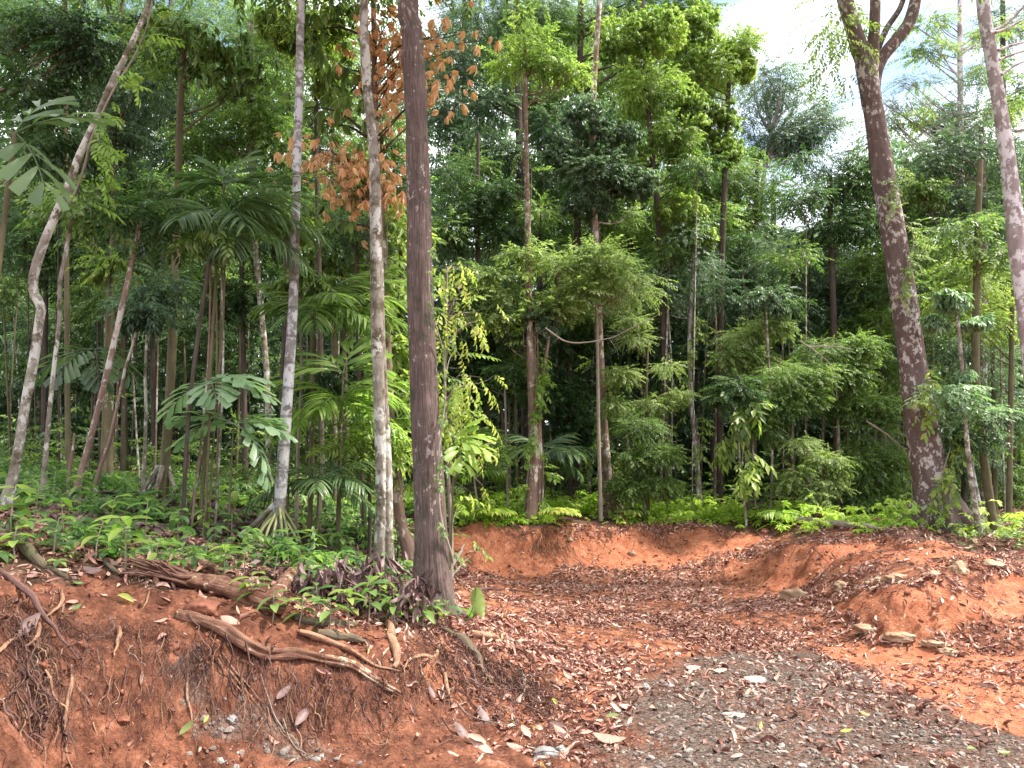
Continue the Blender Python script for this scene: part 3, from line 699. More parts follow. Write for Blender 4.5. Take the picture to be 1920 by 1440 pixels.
# the big brown trunk in the foreground
pB = hit(812, 1140); YB = pB[1]
tBrown, PBrown = tree('brown_trunk_tree', 'thick straight trunk with dark brown fibrous bark standing on the bank edge', YB,
    [(768,-60,40),(772,60,42),(777,150,43),(780,190,47),(781,230,44),(785,380,47),(788,560,50),(795,720,52),(803,880,56),(808,1000,60),(810,1070,68),(813,1110,74),(815,1140,84)], B_BROWN,
    extra=(.2,.3,3.6,3.6), leaf=L_MID, seg=180, n=520, rad=(lambda f: lambda TH, V, R: f(TH, V, R)*(1+.013*fbm(np.cos(TH)*16, np.sin(TH)*16, V*3, 3)-.018*np.maximum(0, fbm(np.cos(TH)*9+4, np.sin(TH)*9, V*1.3, 2)-.25)+.022*fbm(np.cos(TH)*5, np.sin(TH)*5, V*1.1, 4)+np.clip(.6-V, 0, 1)*.16*np.maximum(0, np.cos(3*TH+1))))(rad_knobby(3, .045, 2, knots=[(2.4, 5.05, .3, .10), (5.6, 5.0, .22, .12), (4.2, 5.6, .12, .1)])), seed=1, nl=5)
_c = np.array(tBrown.location); _c[2] = hz(_c[0], _c[1]); roots_flare(tBrown, _c, .17, 6, .20, .14, B_BROWN, 6)
# pale twisting double trunk left of it, and its reddish neighbour
tPale, PPale = tree('pale_twisted_tree', 'pale grooved twisting trunk with light patches left of the brown trunk', 7.9,
    [(680,-60,17.2),(683,60,18.9),(688,160,20.6),(697,250,20.6),(703,330,23.2),(706,480,26.7),(709,620,26.7),(716,780,28.4),(720,900,29.2),(720,980,31.0),(719,1040,36.1),(718,1075,41.3)], B_PALE,
    extra=(-.3,.5,3.6,3.6), leaf=L_MID, seg=40, n=200, rad=rad_two(5), seed=2, nl=5)
# tree with drooping orange young leaves: reddish trunk behind the pale one
tOr, POr = tree('orange_leaf_tree', 'slim reddish trunk with bunches of drooping orange young leaves', 9.4,
    [(700,-30,10),(702,130,11),(706,280,13),(716,440,14),(724,600,15),(733,800,17),(742,900,18),(752,985,21),(768,1032,30)], B_RED, seg=24, n=90, rad=rad_knobby(8, .06), seed=3)
def add_boughs(root, P, ell, Y, leaf, kind, sc, per, barkm, seed, from_z=None, name='foliage', lname='branch', r=.022, dz=.5, droop=-.2, jY=.5, wd=None):
    rng = np.random.default_rng(seed); off = np.array(root.location); g, gs = G(), G()
    for e in ell:
        ex, ey, rx, ry = e[:4]; y0 = Y+rng.uniform(-jY, jY); c = at(ex, ey, y0); z = np.clip(c[2]-rng.uniform(.1, dz), P[:, 2].min()+.3, P[:, 2].max())
        s = np.array([np.interp(z, P[:, 2], P[:, k]) for k in range(3)])
        k = y0/F; nb = max(1, int(rx*ry*k*k*per))
        gs = G(); bough(g, gs, s-off, c-off, rng, kind, nb, sc, np.array([rx*k*.6, .25, ry*k*.6]).max()*.9, r, droop); gs.build(lname, barkm, root)
    g.build(name, leaf, root)
add_boughs(tOr, POr, [(520,285,30,18),(560,290,34,20),(600,285,30,22),(610,320,34,25),(650,310,30,30),(640,345,34,24),(680,350,30,30),(720,360,35,35),(728,300,25,25),
    (715,60,30,35),(722,110,28,30),(740,150,22,25),(745,30,25,20),(720,215,18,30)], 9.2, L_ORG, 'droop_n', .68, 1050, B_DARK, 5, r=.012)
add_boughs(tOr, POr, [(815,70,30,22),(850,60,26,18),(872,80,22,24),(835,100,30,20),(830,150,26,24),(850,205,16,16),(858,160,18,16),(880,58,14,12),(805,160,20,28)], 8.8, L_ORG, 'droop_n', .68, 1050, B_DARK, 6, jY=.25, r=.012)
add_boughs(tOr, POr, [(600,240,60,40),(640,200,60,50),(560,200,60,60),(640,130,60,60),(600,380,50,30),(660,420,40,30),(740,420,40,40),(580,60,60,50)], 9.8, L_MID, 'droop_n', 1.0, 110, B_DARK, 7)
# stilt-rooted palm
YS = 7.8
tStilt, PStilt = tree('stilt_root_palm', 'smooth pale grey palm trunk ringed and standing on a cone of stilt roots', YS,
    [(566,-60,15.0),(563,60,15.0),(561,160,15.8),(557,300,15.8),(554,420,16.7),(550,560,17.6),(543,680,19.4),(535,800,21.1),(528,900,22.0),(523,960,21.1),(521,985,20.2)], B_WHITE, seg=24, n=120, cat='palm',
    rad=rad_knobby(11, .03), seed=4)
_b = at(522, 962, YS); _rng = np.random.default_rng(5)
for i in range(15):
    a = 2*math.pi*i/15+.2; L = _rng.uniform(.16, .30); e = _b+np.array([math.cos(a)*L, math.sin(a)*L, 0]); e[2] = hz(e[0], e[1])-.04
    s = _b+np.array([math.cos(a)*.045, math.sin(a)*.045, _rng.uniform(-.03, .06)]); g = G()
    m = (s+e)/2+np.array([math.cos(a)*.02, math.sin(a)*.02, .02]); tube(g, np.array([s, m, e])-np.array(tStilt.location), [.017, .014, .012], 7, 10, rad_knobby(i, .1))
    g.build('stilt_root', B_STILT, tStilt)
g = G(); e = _b+np.array([-.42, -.05, 0]); e[2] = hz(e[0], e[1])-.03
tube(g, np.array([_b+[-.03, 0, .1], (_b+e)/2+[-.02, 0, .02], e])-np.array(tStilt.location), [.03, .024, .02], 8, 10); g.build('stilt_root', B_PALE, tStilt)

# leaning pale trunk on the far left
tLean, PLean = tree('leaning_tree', 'pale blotched trunk leaning right with a kink on the far left edge', 6.2,
    [(292,-40,9.4),(270,30,10.9),(232,112,10.9),(212,150,11.7),(180,225,12.5),(150,290,13.3),(128,350,14.0),(108,395,14.8),(85,450,16.4),(68,500,16.4),(62,540,16.4),(76,575,16.4),(74,600,15.6),(62,680,16.4),(47,760,16.4),(35,840,17.2),(22,905,18.7),(15,930,21.1)], B_PALE,
    extra=(.6,0,3.0,3.0), leaf=L_MID, seg=36, n=160, rad=rad_knobby(2, .09, 4), seed=6, nl=5)
# buttressed tree inside the forest
tBut, PBut = tree('buttressed_tree', 'slim olive trunk flaring into spreading pale buttress roots in the shade', 10.6,
    [(345,80,12),(338,200,13),(334,330,14),(330,480,15),(324,620,16),(317,760,17),(310,860,18),(305,900,22),(303,935,28)], B_OLIVE, [(340,80,110,80),(430,110,100,90)], L_MID, 'droop', 1.0, 1.0, seg=20, n=70, rad=rad_knobby(9, .06), seed=7)
_c = np.array(tBut.location); _c[2] = hz(_c[0], _c[1]); roots_flare(tBut, _c, .10, 6, .42, .42, B_PALE, 3)
# vine-hung trunk behind the cut bank, with bright crown
t11, P11 = tree('vine_hung_tree', 'slim mottled trunk hung with climbing leaves, roots spilling over the cut bank', 14.0,
    [(985,95,6.6),(985,150,8.2),(987,300,9.8),(989,400,10.7),(991,500,12.3),(993,620,13.9),(998,760,16.4),(1000,860,19.7),(997,930,22.1),(996,975,27.9)], B_RED,
    [(985,35,22,26),(1000,75,44,26),(1030,115,60,24),(955,118,38,18),(1075,138,40,14),(975,85,24,20)], L_LIGHT, 'alt', .8, .75, flat=.9, nl=16, seg=24, n=110, rad=rad_knobby(12, .06), seed=8, cl=.6, limb_r=.06)
# leaning giant on the right
t14, P14 = tree('giant_leaning_tree', 'huge purple brown trunk with pale lichen spots leaning left and forking above', 12.6,
    [(1622,120,38.2),(1640,220,38.2),(1655,320,41.9),(1672,420,43.7),(1688,520,45.5),(1706,640,47.3),(1722,760,51.9),(1738,860,60.1),(1750,920,68.2),(1760,965,84.6),(1765,1005,108.3)], B_SPOT, seg=56, n=220, rad=rad_flute(4, 5, .5, 1.2, .045), seed=9)
_o = np.array(t14.location)
for j, (pth, r0, r1) in enumerate([([(1634,195),(1624,130),(1608,80),(1590,20),(1568,-60)], .155, .13),([(1634,180),(1636,100),(1640,40),(1642,-60)], .12, .08),([(1634,185),(1640,140),(1654,108),(1680,75),(1705,40),(1718,-10),(1722,-70)], .13, .09),([(1640,105),(1662,55),(1690,10),(1700,-40)], .06, .04)]):
    g = G(); tube(g, np.array([at(x, y, 12.6+.15*j) for x, y in pth])-_o, [r0, r1], 16, 30, rad_knobby(j, .06)); g.build('limb', B_SPOT, t14)
_rng = np.random.default_rng(9)
g = G(); C = [(q-_o, .5, at(1560, 60, 12.4)-_o) for q in [at(x, y, 12.4+_rng.uniform(-.5, .5)) for x, y in [(1565,20),(1558,60),(1572,95),(1560,125),(1585,30),(1600,60)]]]
fill_clumps(g, C, 'alt', _rng, 70, .9, .9, .5)
for _ in range(26):
    C.append((at(_rng.uniform(1500, 1800), _rng.uniform(-260, -90), 12.6+_rng.uniform(-2, 2))-_o, .7, at(1640, -100, 12.6)-_o))
fill_clumps(g, C[6:], 'alt', _rng, 60, 1.0); g.build('crown', L_LIGHT, t14)
_c = np.array(t14.location); _c[2] = hz(_c[0], _c[1]); roots_flare(t14, _c, .32, 6, .6, .55, B_SPOT, 5)
# lilac trunk at the right edge
t15, P15 = tree('pale_lilac_tree', 'smooth pale lilac trunk with level side branches at the right edge', 10.5,
    [(1836,-60,24),(1846,30,24),(1860,110,24),(1876,210,26),(1890,300,28),(1901,400,30),(1906,460,31),(1920,560,30),(1934,680,30),(1950,820,32),(1966,940,36),(1972,1040,42)], B_LILAC, seg=32, n=120, rad=rad_knobby(15, .05, 3), seed=10)
_o = np.array(t15.location)
for j, (pth, r0) in enumerate([([(1856,60),(1890,42),(1935,-5)], .03),([(1856,62),(1885,55),(1930,30)], .028),([(1872,95),(1900,84),(1960,72)], .025),([(1874,112),(1905,100),(1960,85)], .022),([(1878,140),(1905,122),(1960,100)], .022),([(1903,246),(1925,243),(1980,235)], .025)]):
    g = G(); tube(g, np.array([at(x, y, 10.4-.1*j) for x, y in pth])-_o, [r0, r0*.4], 8, 14); g.build('limb', B_LILAC, t15)
_rng = np.random.default_rng(19); C = [(at(_rng.uniform(1850, 2150), _rng.uniform(-300, -60), 10.5+_rng.uniform(-2, 2))-_o, .6, at(1950, -100, 10.5)-_o) for _ in range(18)]
g = G(); fill_clumps(g, C, 'alt', _rng, 60, 1.0); g.build('crown', L_LIGHT, t15)

# ================================================================ BACKGROUND TREES (each: its own trunk, limbs and crown)
T = tree
T('buttressed_trunk_tree', 'tall dark-crowned tree with mottled trunk standing on splayed roots behind the cut bank', 16.0,
  [(1125,-10,10),(1113,180,11),(1112,330,12),(1118,480,13),(1124,640,15),(1130,780,17),(1137,880,20),(1142,935,28)], B_RED,
  [(1120,320,95,46),(1060,290,60,40),(1190,345,80,44),(1105,215,80,60),(1150,260,80,50),(1100,380,70,40)], L_BLUE, 'rose', 1.3, .8, cl=.42, flat=.8, nl=20, seed=20, seg=20, n=90)
_r, _P = TREES['buttressed_trunk_tree'][0]; _c = np.array(_r.location); _c[2] = hz(_c[0], _c[1]); roots_flare(_r, _c, .14, 6, .55, .5, B_RED, 2)
T('umbrella_leaf_tree', 'tall tree with glowing yellow green umbrella leaf clusters in the upper centre', 17.0,
  [(1205,0,9),(1215,200,10),(1235,420,11),(1245,640,12),(1250,920,14)], B_DARK,
  [(1265,255,60,50),(1210,165,90,60),(1300,200,50,50),(1165,75,90,70),(1275,400,70,50),(1310,450,40,34),(1230,60,80,70),(1190,300,60,50),(1290,310,60,50)], L_LIGHT, 'rose', 1.5, .85, seed=21, cl=.42, nl=22, flat=.8)
T('umbrella_leaf_tree', 'tall tree whose bright green rounded top stands against the white sky', 18.0,
  [(1370,90,8),(1360,300,10),(1352,560,12),(1350,920,13)], B_DARK,
  [(1385,80,50,40),(1345,130,70,70),(1310,50,60,60),(1395,125,34,44),(1330,215,80,60),(1290,130,60,70),(1350,280,60,50)], L_LIGHT, 'rose', 1.6, .85, seed=22, cl=.42, nl=22, flat=.8)
T('dense_forest_tree', 'very tall dark trunked tree behind the vine-hung trunk in the upper centre', 19.0,
  [(968,-20,13),(972,180,14),(975,330,15),(980,480,16),(984,700,17),(986,920,19)], B_DARK,
  [(900,30,80,60),(1000,10,90,50),(860,120,60,60),(910,200,60,60),(930,290,70,50),(1030,230,50,50),(850,330,50,40)], L_BLUE, 'alt', 1.35, 1.1, seed=23, cl=.55)
T('dense_forest_tree', 'dark green crown hanging beside the brown trunk with small sky gaps', 17.5,
  [(896,250,7),(897,400,8),(898,600,9),(900,925,11)], B_DARK,
  [(850,330,40,40),(880,385,60,34),(930,360,50,30),(850,450,44,50),(940,430,50,40)], L_DARK, 'alt', 1.3, 1.0, seed=24, cl=.55)
T('dense_forest_tree', 'tall mid green tree filling the top centre above the umbrella leaves', 20.0,
  [(1090,-60,12),(1085,300,13),(1080,600,15),(1078,925,17)], B_DARK,
  [(1090,20,90,60),(1180,-10,90,50),(1070,130,50,50),(1260,10,80,60),(1140,240,60,50),(1040,330,50,60),(1230,120,80,70),(1310,20,40,40),(1010,60,70,60),(950,130,60,60),(1020,220,60,60),(1150,400,70,60),(1200,230,70,60)], L_MID, 'alt', 1.3, 1.1, seed=25, cl=.55)
T('airy_tree', 'thin airy tree with bare grey branches and sparse leaves against the sky', 25.0,
  [(1445,250,6),(1432,330,9),(1420,420,11),(1412,560,12),(1410,920,13)], B_LILAC,
  [(1440,150,80,44),(1500,200,90,60),(1400,215,50,60),(1470,260,70,30),(1540,230,50,40)], L_BLUE, 'fine', .17, 1.5, seed=26, cl=.5, nl=30, limb_r=.16, flat=.7)
T('dense_forest_tree', 'mid green tree with small leaves left of the airy tree', 20.5,
  [(1420,300,8),(1415,500,10),(1412,920,12)], B_OLIVE,
  [(1350,320,80,60),(1420,350,60,50),(1300,340,50,40),(1390,420,70,60),(1320,430,60,50),(1250,400,50,60)], L_MID, 'alt', 1.15, 1.1, seed=27)
T('dense_forest_tree', 'dark glossy tree left of the giant trunk below the open sky', 17.5,
  [(1555,330,9),(1560,500,11),(1566,700,12),(1570,930,13)], B_DARK,
  [(1545,310,55,40),(1510,370,46,40),(1590,350,60,50),(1560,420,70,50),(1620,320,50,40),(1620,420,50,50),(1500,300,20,20)], L_DARK, 'alt', 1.25, 1.15, seed=28)
T('tiered_tree', 'tall tree with level tiers of thin branches and pale sparse leaves', 19.0,
  [(1800,-60,9),(1800,120,10),(1802,300,11),(1806,600,12),(1812,940,14)], B_LILAC,
  [(1720,150,70,12),(1700,190,80,14),(1740,95,80,16),(1740,40,70,20),(1860,60,60,30),(1860,130,60,30),(1700,225,70,14),(1880,200,60,24)], L_LIGHT, 'alt', .42, .9, seed=29, nl=46, cl=1.0, flat=.3, limb_r=.09)
T('dense_forest_tree', 'bluish green crown between the giant trunk and the lilac trunk, upper part', 17.0,
  [(1840,240,9),(1845,400,12),(1843,560,14),(1845,940,16)], B_PALE,
  [(1830,140,36,40),(1820,230,50,50),(1770,290,70,46),(1860,300,60,60),(1730,330,50,46),(1800,380,80,46),(1880,400,50,60)], L_BLUE, 'alt', .95, 1.1, seed=30, cl=.6)
T('dense_forest_tree', 'mid green leafy tree at the right edge behind the lilac trunk', 15.0,
  [(1900,450,7),(1896,700,9),(1893,1010,11)], B_OLIVE,
  [(1840,520,70,50),(1790,500,50,40),(1880,590,50,60),(1760,560,50,40),(1820,600,50,40)], L_LIGHT, 'alt', .9, .9, seed=31)
T('dense_forest_tree', 'broad dark understorey tree right of the giant trunk', 16.0,
  [(1860,600,8),(1864,800,9),(1868,1010,10)], B_OLIVE,
  [(1850,680,70,60),(1800,650,50,50),(1880,760,50,60),(1790,760,30,60),(1850,860,60,60)], L_BLUE, 'alt', .9, 1.0, seed=32)
T('slender_tree', 'slim pale trunk right of the giant trunk with star-shaped leaf clusters', 12.0,
  [(1790,560,6),(1800,640,7),(1808,760,8),(1818,880,9),(1840,1020,11)], B_PALE,
  [(1790,730,26,16),(1840,770,22,14),(1760,735,20,14),(1805,700,24,16),(1830,600,40,20),(1785,560,40,30),(1760,600,30,24)], L_PALE, 'rose', .8, .9, seed=33, cl=.5, nl=8)
T('slender_tree', 'straight olive trunk right of the star-leaved slender tree', 13.0,
  [(1838,300,11),(1832,480,12),(1830,700,13),(1845,860,15),(1868,1030,17)], B_OLIVE, [(1800,430,60,40),(1870,480,40,40)], L_MID, 'alt', .8, 1.0, seed=34)
BK = [('hazy green tree between the brown trunk and the vine-hung trunk top', 22.0, [(870,0,9),(872,450,11),(874,930,13)], [(850,20,60,60),(830,100,50,60),(900,80,60,60),(840,200,50,60),(870,260,50,50)], L_BLUE, 'alt'),
 ('hazy green tree behind the bright young crown', 23.0, [(1010,0,9),(1012,450,11),(1014,930,13)], [(1000,180,70,70),(1060,60,70,70),(950,330,60,60),(1040,420,60,60),(1080,300,60,60),(960,60,60,60)], L_MID, 'alt'),
 ('pale green tree filling in behind the umbrella leaf clusters', 22.5, [(1180,0,9),(1182,450,11),(1184,930,13)], [(1180,160,90,80),(1250,330,80,70),(1160,420,80,60),(1120,130,60,70),(1240,450,70,60)], L_LIGHT, 'alt'),
 ('leafy tree with reddish young tips left of the open sky', 21.5, [(1300,60,8),(1305,450,10),(1306,930,12)], [(1290,60,50,60),(1320,140,70,60),(1290,260,70,60),(1380,300,70,50),(1340,380,70,50)], L_MID, 'rose'),
 ('tree with small blue green leaves below the airy tree', 23.0, [(1450,340,8),(1452,600,10),(1454,930,12)], [(1430,400,50,34),(1380,420,60,40),(1480,450,30,24),(1420,470,60,40)], L_BLUE, 'alt'),
 ('pale leafy tree behind the tiered branches at upper right', 22.0, [(1880,-20,9),(1882,450,11),(1884,960,13)], [(1890,40,60,60),(1820,250,60,50),(1900,180,50,60),(1760,220,60,40),(1880,320,60,60)], L_BLUE, 'alt'),
 ('leafy tree closing the view behind the giant trunk', 21.0, [(1700,300,9),(1702,600,11),(1704,950,13)], [(1700,400,70,60),(1740,480,70,60),(1680,560,60,60),(1750,640,60,60),(1700,740,60,60)], L_MID, 'alt'),
 ('dark far tree filling the top left behind the leaning kinked trunk', 19.0, [(70,0,8),(72,450,9),(74,930,11)], [(40,60,80,70),(130,60,80,70),(60,180,80,70),(170,180,80,70),(30,300,70,60),(120,300,80,60)], L_DARK, 'alt'),
 ('dark far tree behind the arching palm at upper left', 19.5, [(320,0,8),(322,450,9),(324,930,11)], [(260,60,80,70),(360,60,80,70),(260,180,80,70),(370,190,80,70),(300,300,80,60),(430,280,70,60)], L_BLUE, 'alt'),
 ('green far tree behind the smooth palm trunk and the orange leaves', 19.0, [(540,0,8),(542,450,9),(544,930,11)], [(470,50,80,70),(560,60,80,70),(640,100,70,70),(500,180,80,70),(600,220,80,70),(680,300,60,60),(560,330,70,60)], L_MID, 'alt'),
 ('low leafy tree at the right end of the forest edge', 18.0, [(1900,700,7),(1902,980,9)], [(1880,620,70,60),(1820,740,60,60),(1900,800,60,60),(1800,880,50,50),(1890,900,60,50)], L_MID, 'alt')]
for k, (lab, Y, tr, bl, lf, kd) in enumerate(BK):
    T('background_tree', lab, Y, tr, B_DARK, bl, lf, kd, 1.25, 1.1, seed=400+k, nl=12, cl=.55, flat=.7)
# middle band
T('spreading_sapling', 'fine-leaved yellow green sapling spreading behind the vine-hung trunk', 13.4,
  [(1048,500,4),(1044,600,5),(1028,640,6),(1010,800,7),(1012,965,8)], B_RED,
  [(1050,492,60,16),(1125,485,44,20),(1040,575,44,14),(935,598,46,10),(1085,545,36,14),(912,515,36,12),(1160,512,26,12),(985,478,30,12),(945,555,30,10)], L_FINE, 'alt', .42, 1.0, seed=40, nl=34, cl=.5, limb_r=.03, flat=.35, droop=.0)
T('bare_branched_sapling', 'sapling with long pale bare twigs reaching right of the mottled trunk', 14.6,
  [(1118,520,5),(1120,640,6),(1122,800,7),(1126,950,8)], B_TWIG, [(1185,530,50,40),(1140,530,40,40)], L_FINE, 'fine', .22, 1.0, seed=41, nl=24, cl=.6, limb_r=.05)
T('vine_clad_sapling', 'thin mottled trunk wrapped in small leaves in the centre right of the forest edge', 17.0,
  [(1300,480,6),(1296,560,7),(1292,660,7),(1299,780,8),(1306,860,9),(1312,940,11)], B_LILAC,
  [(1300,500,60,50),(1250,540,60,40),(1340,540,50,50),(1290,440,60,50)], L_BLUE, 'alt', 1.0, 1.0, seed=42, nl=14)
B3 = [ # label, Y, trunk, blobs, leaf, kind, dens, scale, bark
 ('dark understorey tree between the brown trunk and the vine-hung trunk', 16.5, [(925,640,5),(940,760,6),(950,930,8)], [(900,520,60,50),(940,600,60,40),(880,640,50,60),(930,700,60,40),(860,720,40,50)], L_DARK, 'alt', 1.0, 1.1, B_DARK),
 ('feathery dark shrub behind the vine-hung trunk at mid height', 18.0, [(1060,560,5),(1065,700,6),(1070,930,8)], [(1040,640,70,50),(1100,620,60,50),(1060,560,60,50),(1040,740,60,50),(1090,800,50,50)], L_DARK, 'alt', .85, 1.3, B_DARK),
 ('small tree with yellowish layered tips left of the vine-clad sapling', 15.5, [(1215,640,4),(1212,760,5),(1215,950,7)], [(1190,635,34,16),(1248,685,30,10),(1165,700,40,18),(1225,755,44,12),(1270,738,24,12),(1185,600,30,12),(1150,755,24,14)], L_FINE, 'alt', .65, .7, B_OLIVE),
 ('small pale green tree in feathery layers near the forest edge', 15.0, [(1205,780,4),(1205,860,5),(1208,965,6)], [(1200,800,46,26),(1240,850,50,26),(1190,860,40,24),(1230,905,50,20),(1180,910,44,20)], L_MID, 'alt', .95, .75, B_OLIVE),
 ('dark tree behind the yellowish layered tree', 19.5, [(1200,500,7),(1200,700,8),(1200,930,10)], [(1180,520,70,50),(1240,580,60,50),(1170,640,60,50),(1240,680,60,60),(1180,760,60,60),(1120,700,50,60)], L_DARK, 'alt', 1.0, 1.2, B_DARK),
 ('bluish green tree behind the vine-clad sapling', 20.0, [(1335,520,7),(1335,700,8),(1338,930,10)], [(1330,520,70,60),(1380,580,60,60),(1320,640,60,50),(1390,500,60,50),(1370,700,60,60),(1310,760,50,60)], L_BLUE, 'alt', .95, 1.2, B_DARK),
 ('small tree with pale yellow tips above the big-leaved climber', 16.0, [(1410,640,4),(1405,760,5),(1402,960,7)], [(1385,630,40,18),(1415,670,40,18),(1370,665,36,16),(1440,610,40,20),(1400,710,40,20)], L_FINE, 'alt', .9, .9, B_OLIVE),
 ('light green sapling with drooping sprays right of the big-leaved climber', 15.0, [(1480,700,5),(1485,800,5),(1490,980,7)], [(1470,700,50,30),(1500,740,50,30),(1460,760,40,30),(1440,800,30,30),(1530,700,40,24)], L_MID, 'alt', .9, .8, B_OLIVE),
 ('tangled drooping shrub of pale twigs and leaves left of the giant trunk', 15.6, [(1560,640,6),(1570,760,6),(1575,980,8)], [(1540,660,60,30),(1580,700,60,34),(1520,720,50,30),(1610,650,50,30),(1590,760,50,30)], L_MID, 'alt', .8, .8, B_TWIG),
 ('low yellow green bush at the forest edge centre right', 14.6, [(1520,850,4),(1520,980,6)], [(1500,830,34,14),(1548,858,34,16),(1496,885,30,12),(1552,908,40,12),(1520,930,34,12),(1475,905,24,10)], L_FINE, 'alt', .6, .7, B_TWIG),
 ('dark green shrub low against the giant trunk on its left', 15.4, [(1640,800,5),(1645,980,6)], [(1640,820,50,50),(1610,870,46,50),(1670,880,40,50),(1650,760,46,40),(1620,930,46,30)], L_MID, 'alt', .9, .95, B_OLIVE),
 ('tall bluish tree left of the giant trunk at mid height', 18.5, [(1480,460,8),(1482,700,9),(1485,960,11)], [(1470,480,60,50),(1530,520,60,50),(1450,560,50,50),(1510,600,60,50),(1590,560,60,50),(1450,640,50,40)], L_BLUE, 'alt', 1.0, 1.15, B_DARK),
 ('mid green tree with fern-like leaves behind the giant trunk', 18.0, [(1650,520,8),(1652,700,9),(1655,960,11)], [(1620,520,60,50),(1650,600,60,50),(1610,620,50,40),(1680,700,60,60),(1650,480,50,40)], L_MID, 'alt', .9, 1.1, B_DARK),
 ('dark tree closing the gap behind the light green sapling', 21.0, [(1440,700,8),(1440,940,10)], [(1430,760,70,60),(1500,800,60,60),(1560,820,60,60),(1400,860,60,50),(1620,780,60,60)], L_DARK, 'alt', .9, 1.3, B_DARK),
 ('round dark tree below the sky gap in the centre right', 23.0, [(1465,430,8),(1465,600,9),(1468,930,11)], [(1440,450,70,40),(1510,460,60,36),(1400,490,60,40),(1560,480,50,40)], L_BLUE, 'alt', .9, 1.4, B_DARK),
]
for k, (lab, Y, tr, bl, lf, kd, dn, sc_, bk) in enumerate(B3):
    T('understorey_tree', lab, Y, tr, bk, bl, lf, kd, dn, sc_, seed=60+k, nl=18, limb_r=.05, cl=.42, flat=.5)
# left canopy and understorey, deep in the shade
B4 = [
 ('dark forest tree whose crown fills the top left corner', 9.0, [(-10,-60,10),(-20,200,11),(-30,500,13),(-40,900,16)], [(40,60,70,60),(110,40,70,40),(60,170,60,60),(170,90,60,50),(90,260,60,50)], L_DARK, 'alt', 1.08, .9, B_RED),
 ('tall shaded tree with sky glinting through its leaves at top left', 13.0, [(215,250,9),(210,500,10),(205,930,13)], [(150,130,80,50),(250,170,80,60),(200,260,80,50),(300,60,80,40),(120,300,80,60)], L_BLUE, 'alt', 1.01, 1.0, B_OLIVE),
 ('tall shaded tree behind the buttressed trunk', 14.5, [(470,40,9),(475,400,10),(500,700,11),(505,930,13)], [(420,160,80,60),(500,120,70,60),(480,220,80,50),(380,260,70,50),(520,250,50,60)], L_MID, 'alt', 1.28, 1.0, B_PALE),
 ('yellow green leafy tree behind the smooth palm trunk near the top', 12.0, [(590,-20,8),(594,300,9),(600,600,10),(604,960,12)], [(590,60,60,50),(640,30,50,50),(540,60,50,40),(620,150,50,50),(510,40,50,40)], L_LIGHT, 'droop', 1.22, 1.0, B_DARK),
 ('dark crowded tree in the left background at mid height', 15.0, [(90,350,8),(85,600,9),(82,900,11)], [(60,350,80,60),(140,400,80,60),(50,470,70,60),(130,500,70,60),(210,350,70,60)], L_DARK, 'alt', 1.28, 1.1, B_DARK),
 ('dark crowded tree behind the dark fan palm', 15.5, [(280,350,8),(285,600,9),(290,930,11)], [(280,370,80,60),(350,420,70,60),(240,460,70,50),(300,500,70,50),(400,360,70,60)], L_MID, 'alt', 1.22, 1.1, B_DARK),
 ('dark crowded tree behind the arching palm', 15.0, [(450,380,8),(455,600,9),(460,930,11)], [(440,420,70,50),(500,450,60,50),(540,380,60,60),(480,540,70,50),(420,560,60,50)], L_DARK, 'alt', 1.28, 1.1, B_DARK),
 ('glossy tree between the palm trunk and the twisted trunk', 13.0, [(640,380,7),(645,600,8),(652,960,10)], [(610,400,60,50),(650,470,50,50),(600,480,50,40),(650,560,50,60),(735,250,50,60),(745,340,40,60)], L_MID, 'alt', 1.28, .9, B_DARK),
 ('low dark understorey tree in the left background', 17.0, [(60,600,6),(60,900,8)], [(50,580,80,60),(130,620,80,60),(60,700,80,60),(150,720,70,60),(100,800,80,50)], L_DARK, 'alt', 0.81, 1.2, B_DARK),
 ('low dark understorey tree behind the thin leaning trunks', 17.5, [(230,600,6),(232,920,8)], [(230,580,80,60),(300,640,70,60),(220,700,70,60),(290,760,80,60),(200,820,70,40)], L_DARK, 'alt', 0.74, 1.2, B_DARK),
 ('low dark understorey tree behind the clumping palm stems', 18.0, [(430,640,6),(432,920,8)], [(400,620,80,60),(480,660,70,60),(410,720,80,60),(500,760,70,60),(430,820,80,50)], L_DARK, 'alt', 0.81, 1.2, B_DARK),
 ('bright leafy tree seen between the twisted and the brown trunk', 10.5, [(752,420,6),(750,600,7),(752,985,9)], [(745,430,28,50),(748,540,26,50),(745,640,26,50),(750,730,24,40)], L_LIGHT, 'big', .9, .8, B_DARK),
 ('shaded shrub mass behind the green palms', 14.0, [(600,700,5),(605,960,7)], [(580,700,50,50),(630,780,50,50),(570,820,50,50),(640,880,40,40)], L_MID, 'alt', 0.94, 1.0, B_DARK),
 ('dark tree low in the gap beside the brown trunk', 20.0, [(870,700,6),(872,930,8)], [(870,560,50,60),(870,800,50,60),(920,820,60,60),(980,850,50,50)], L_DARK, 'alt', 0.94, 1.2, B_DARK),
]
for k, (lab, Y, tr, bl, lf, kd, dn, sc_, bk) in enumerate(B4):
    T('shaded_forest_tree', lab, Y, tr, bk, bl, lf, kd, dn, sc_, seed=90+k, nl=16, limb_r=.06, cl=.6)
